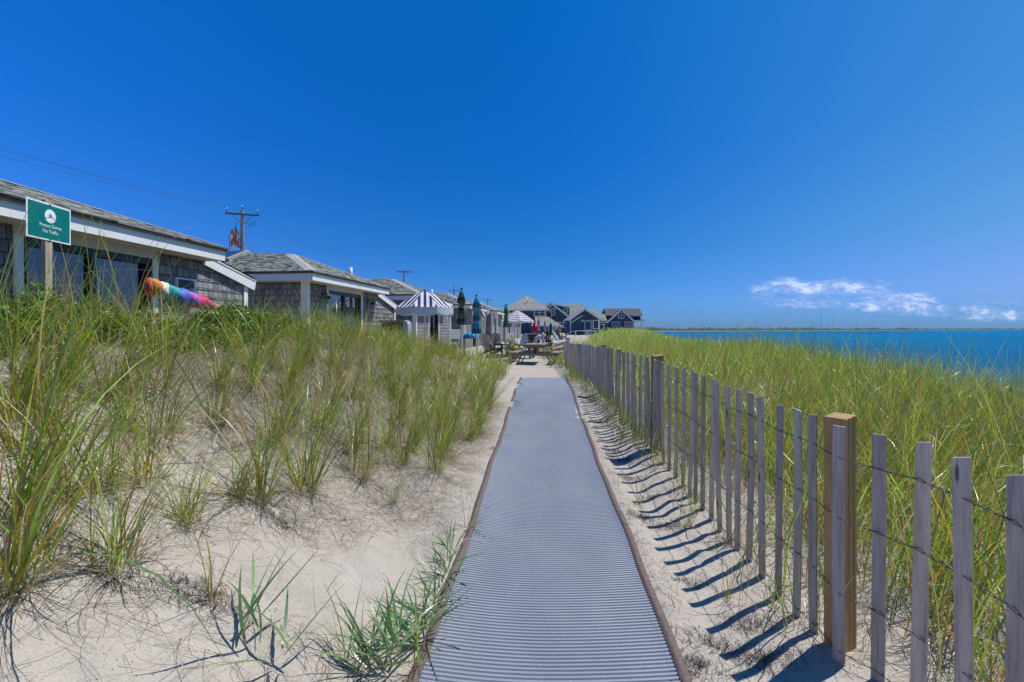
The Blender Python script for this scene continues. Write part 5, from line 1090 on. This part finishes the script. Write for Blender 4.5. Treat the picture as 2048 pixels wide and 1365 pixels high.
def ball(px, py, d, r, mat, label, name='buoy'):
    x = xx(px, d); g = gz(x, d); m = MB(); m.lathe([(.02*r, -r)]+[(r*math.sin(t), -r*math.cos(t)) for t in np.linspace(.25, 2.9, 12)]+[(.02*r, r)], (0, 0, 0), 18); o = m.build(name, mat, None, loc=(x, d, g+r*.98)); tag(o, label, name)
    rg = MB(); rg.tube([(0, -.02, r), (0, 0, r*1.35), (0, .03, r*1.3)], r*.14, 6); rg.build('loop', M['white'], o)
ball(1106, 691, 24, .14, M['orange'], 'orange float on the sand beneath the slatted chairs'); ball(1062, 684, 23, .17, M['orange'], 'orange float behind the picnic table top')
def bench_box(px0, px1, d, h, label, name='storage_bench', mat='dark_wood', depth=.6):
    x0, x1 = xx(px0, d), xx(px1, d); cx_ = (x0+x1)/2; w2 = (x1-x0)/2; g = gz(cx_, d); e = empty(name, (cx_, d, g), 0, label, 'bench'); 
    m = MB()
    for i in range(4): m.box((-w2, 0, h*.12+i*h*.2), (w2, .03, h*.30+i*h*.2))
    m.box((-w2, .03, .05), (w2, depth-.03, h*.93)); m.build('box', M[mat], e)
    m = MB(); m.box((-w2-.04, -.04, h*.93+.005), (w2+.04, depth, h)); m.build('lid', M['post_grey'], e, .005)
    for s_ in (-1, 1): m = MB(); m.box((s_*w2-.04, .031, -.05), (s_*w2+.04, .10, h*.12)); m.build('leg', M[mat], e)
    return e
bench_box(1057, 1080, 27, .95, 'dark timber bench box behind the picnic table', depth=.8); bench_box(1087, 1105, 26, .45, 'low grey slatted bench beyond the picnic table', 'low_bench', 'post_grey')
# bleached driftwood sculptures rising behind the table
def drift(px, d, pts, label, rr):
    x = xx(px, d); o_ = MB(); o_.tube(pts, rr, 8); o = o_.build('driftwood_sculpture', M['palebone'], None, loc=(x, d, gz(x, d))); tag(o, label, 'driftwood'); return o
drift(1069, 21.5, [(-.05, 0, -.02), (-.02, 0, .3), (.0, .02, .62), (.10, .0, .85), (.22, 0, .92), (.34, 0, .86), (.38, 0, .76)], 'arched bleached driftwood piece behind the picnic table, left one', [.07, .07, .08, .09, .10, .10, .05])
drift(1086, 21.5, [(.24, 0, -.02), (.14, 0, .3), (.02, 0, .62), (-.04, 0, .88), (.02, 0, 1.0), (.10, 0, .92)], 'upright bleached driftwood piece behind the picnic table, right one', [.07, .07, .08, .09, .11, .06])
# cloth heap, wood bar with rounded end
def heap(px, py, d, rx, ry, h, mat, label, zbase=None):
    x = xx(px, d); zc = zz(py, d); n, k_ = 26, 14; V = []
    for i in range(k_+1):
        for j in range(n):
            t = i/k_; a = 2*math.pi*j/n; rr = math.sin(t*math.pi/2)**.8; wv = 1+.10*math.sin(5*a+2*t)+.08*math.sin(9*a)
            V.append((rx*rr*wv*math.cos(a), ry*rr*wv*math.sin(a), h*(math.cos(t*math.pi/2)**.7)*(1+.12*math.sin(3*a+t*4))-.04*t*math.sin(7*a)))
    m = MB(); m.addm(V, [(i*n+j, (i+1)*n+j, (i+1)*n+(j+1) % n, i*n+(j+1) % n) for i in range(k_) for j in range(n)]); o = m.build('towel', mat, None, loc=(x, d, zc)); tag(o, label, 'towel'); return o
d = 17.0; x = xx(941, d); e = empty('side_table', (x, d, gz(x, d)), 0, 'grey side table holding the bright blue towel', 'table'); ht = zz(676, d)-gz(x, d)
m = MB(); m.box((-.26, -.2, ht-.03), (.26, .2, ht)); m.build('tabletop', M['grey_wood'], e)
for sx in (-1, 1):
    for sy in (-1, 1): m = MB(); m.box((sx*.22-.02, sy*.16-.02, 0), (sx*.22+.02, sy*.16+.02, ht-.031)); m.build('leg', M['grey_wood'], e)
heap(941, 675.8, d, .24, .18, .17, M['cyan'], 'bright turquoise-blue towel heaped near the teal umbrella')
d = 13.8; x0 = xx(762, d); x1 = xx(806, d); x2 = xx(816, d); g = gz(x0, d+.4); e = empty('outdoor_bar', (x0, d, g), 0, 'dark timber bar with a rounded grey end rising from the grass below the striped umbrella', 'bar'); zt_ = zz(641, d)-g
m = MB(); m.box((0, 0, -.2), (x1-x0, .45, zt_-.07)); m.build('front', M['dark_wood'], e); m = MB(); m.box((-.03, -.06, zt_-.065), (x1-x0-.002, .5, zt_)); m.build('top', M['post_grey'], e, .004)
pf = [(0, zt_), (.05, zt_), (.11, zt_-.03), (.145, zt_-.10), (.15, zt_-.2), (.15, -.2), (0, -.2)]; m = MB(); xo = x1-x0
P = [(xo+a, -.05, z) for a, z in pf]; Q = [(xo+a, .5, z) for a, z in pf]; k_ = len(pf); m.addm(P+Q, [tuple(range(k_))[::-1], tuple(range(k_, 2*k_))]+[(i, (i+1) % k_, (i+1) % k_+k_, i+k_) for i in range(k_)], False); m.build('rounded_end', plain('pale_corrugated_metal', (.36, .42, .45), .4, .15, 6, .2), e)
# rainbow streamer
def rainbow():
    cols = [(.66, .03, .10), (.75, .25, .03), (.70, .68, .50), (.0, .38, .36), (.08, .14, .55), (.50, .10, .55), (.68, .03, .12), (.70, .06, .16), (.70, .55, .48)]
    mats = [plain('rainbow_cloth', c, .6, .18, 9, .4, .3) for c in cols]
    path = [at(290, 574, 5.75), at(303, 574, 5.8), at(330, 584, 5.95), at(362, 594, 6.1), at(392, 603, 6.25), at(418, 612, 6.4), at(446, 627, 6.6)]
    mid = path[3]; m = MB(); n = 14; fine = 63; V = []
    for i in range(fine+1):
        t = i/fine*(len(path)-1); a = min(int(t), len(path)-2); p = path[a].lerp(path[a+1], t-a)-mid; dd = (path[a+1]-path[a]).normalized(); s1 = dd.cross(Vector((0, 0, 1))).normalized(); s2 = s1.cross(dd)
        r = .098*(1-.5*max(0, (i/fine-.55)/.45)**1.3)*min(1, .75+i/12); 
        for j in range(n): an = 2*math.pi*j/n; q = r*(1+.10*math.sin(3*an+i*.5)+.05*math.sin(i*1.9)); V.append(p+s1*math.cos(an)*q+s2*math.sin(an)*q*1.05)
    b = len(m.v); m.v += [tuple(v_) for v_ in V]
    for i in range(fine):
        for j in range(n):
            m.f.append((i*n+j, i*n+(j+1) % n, (i+1)*n+(j+1) % n, (i+1)*n+j)); m.uv.append(None); m.sm.append(True); m.mi.append(min(8, int((i+1.2*math.sin(j*.9))*9/fine)) if i > 2 else 0)
    m.f.append(tuple(range(n))[::-1]); m.uv.append(None); m.sm.append(False); m.mi.append(0)
    o = m.build('rainbow_windsock', mats, None, loc=mid); tag(o, 'rainbow-striped cloth windsock lying on the shrubs in front of the nearest cottage', 'windsock')
rainbow()
SC.cycles.max_bounces = 6; SC.cycles.transparent_max_bounces = 8
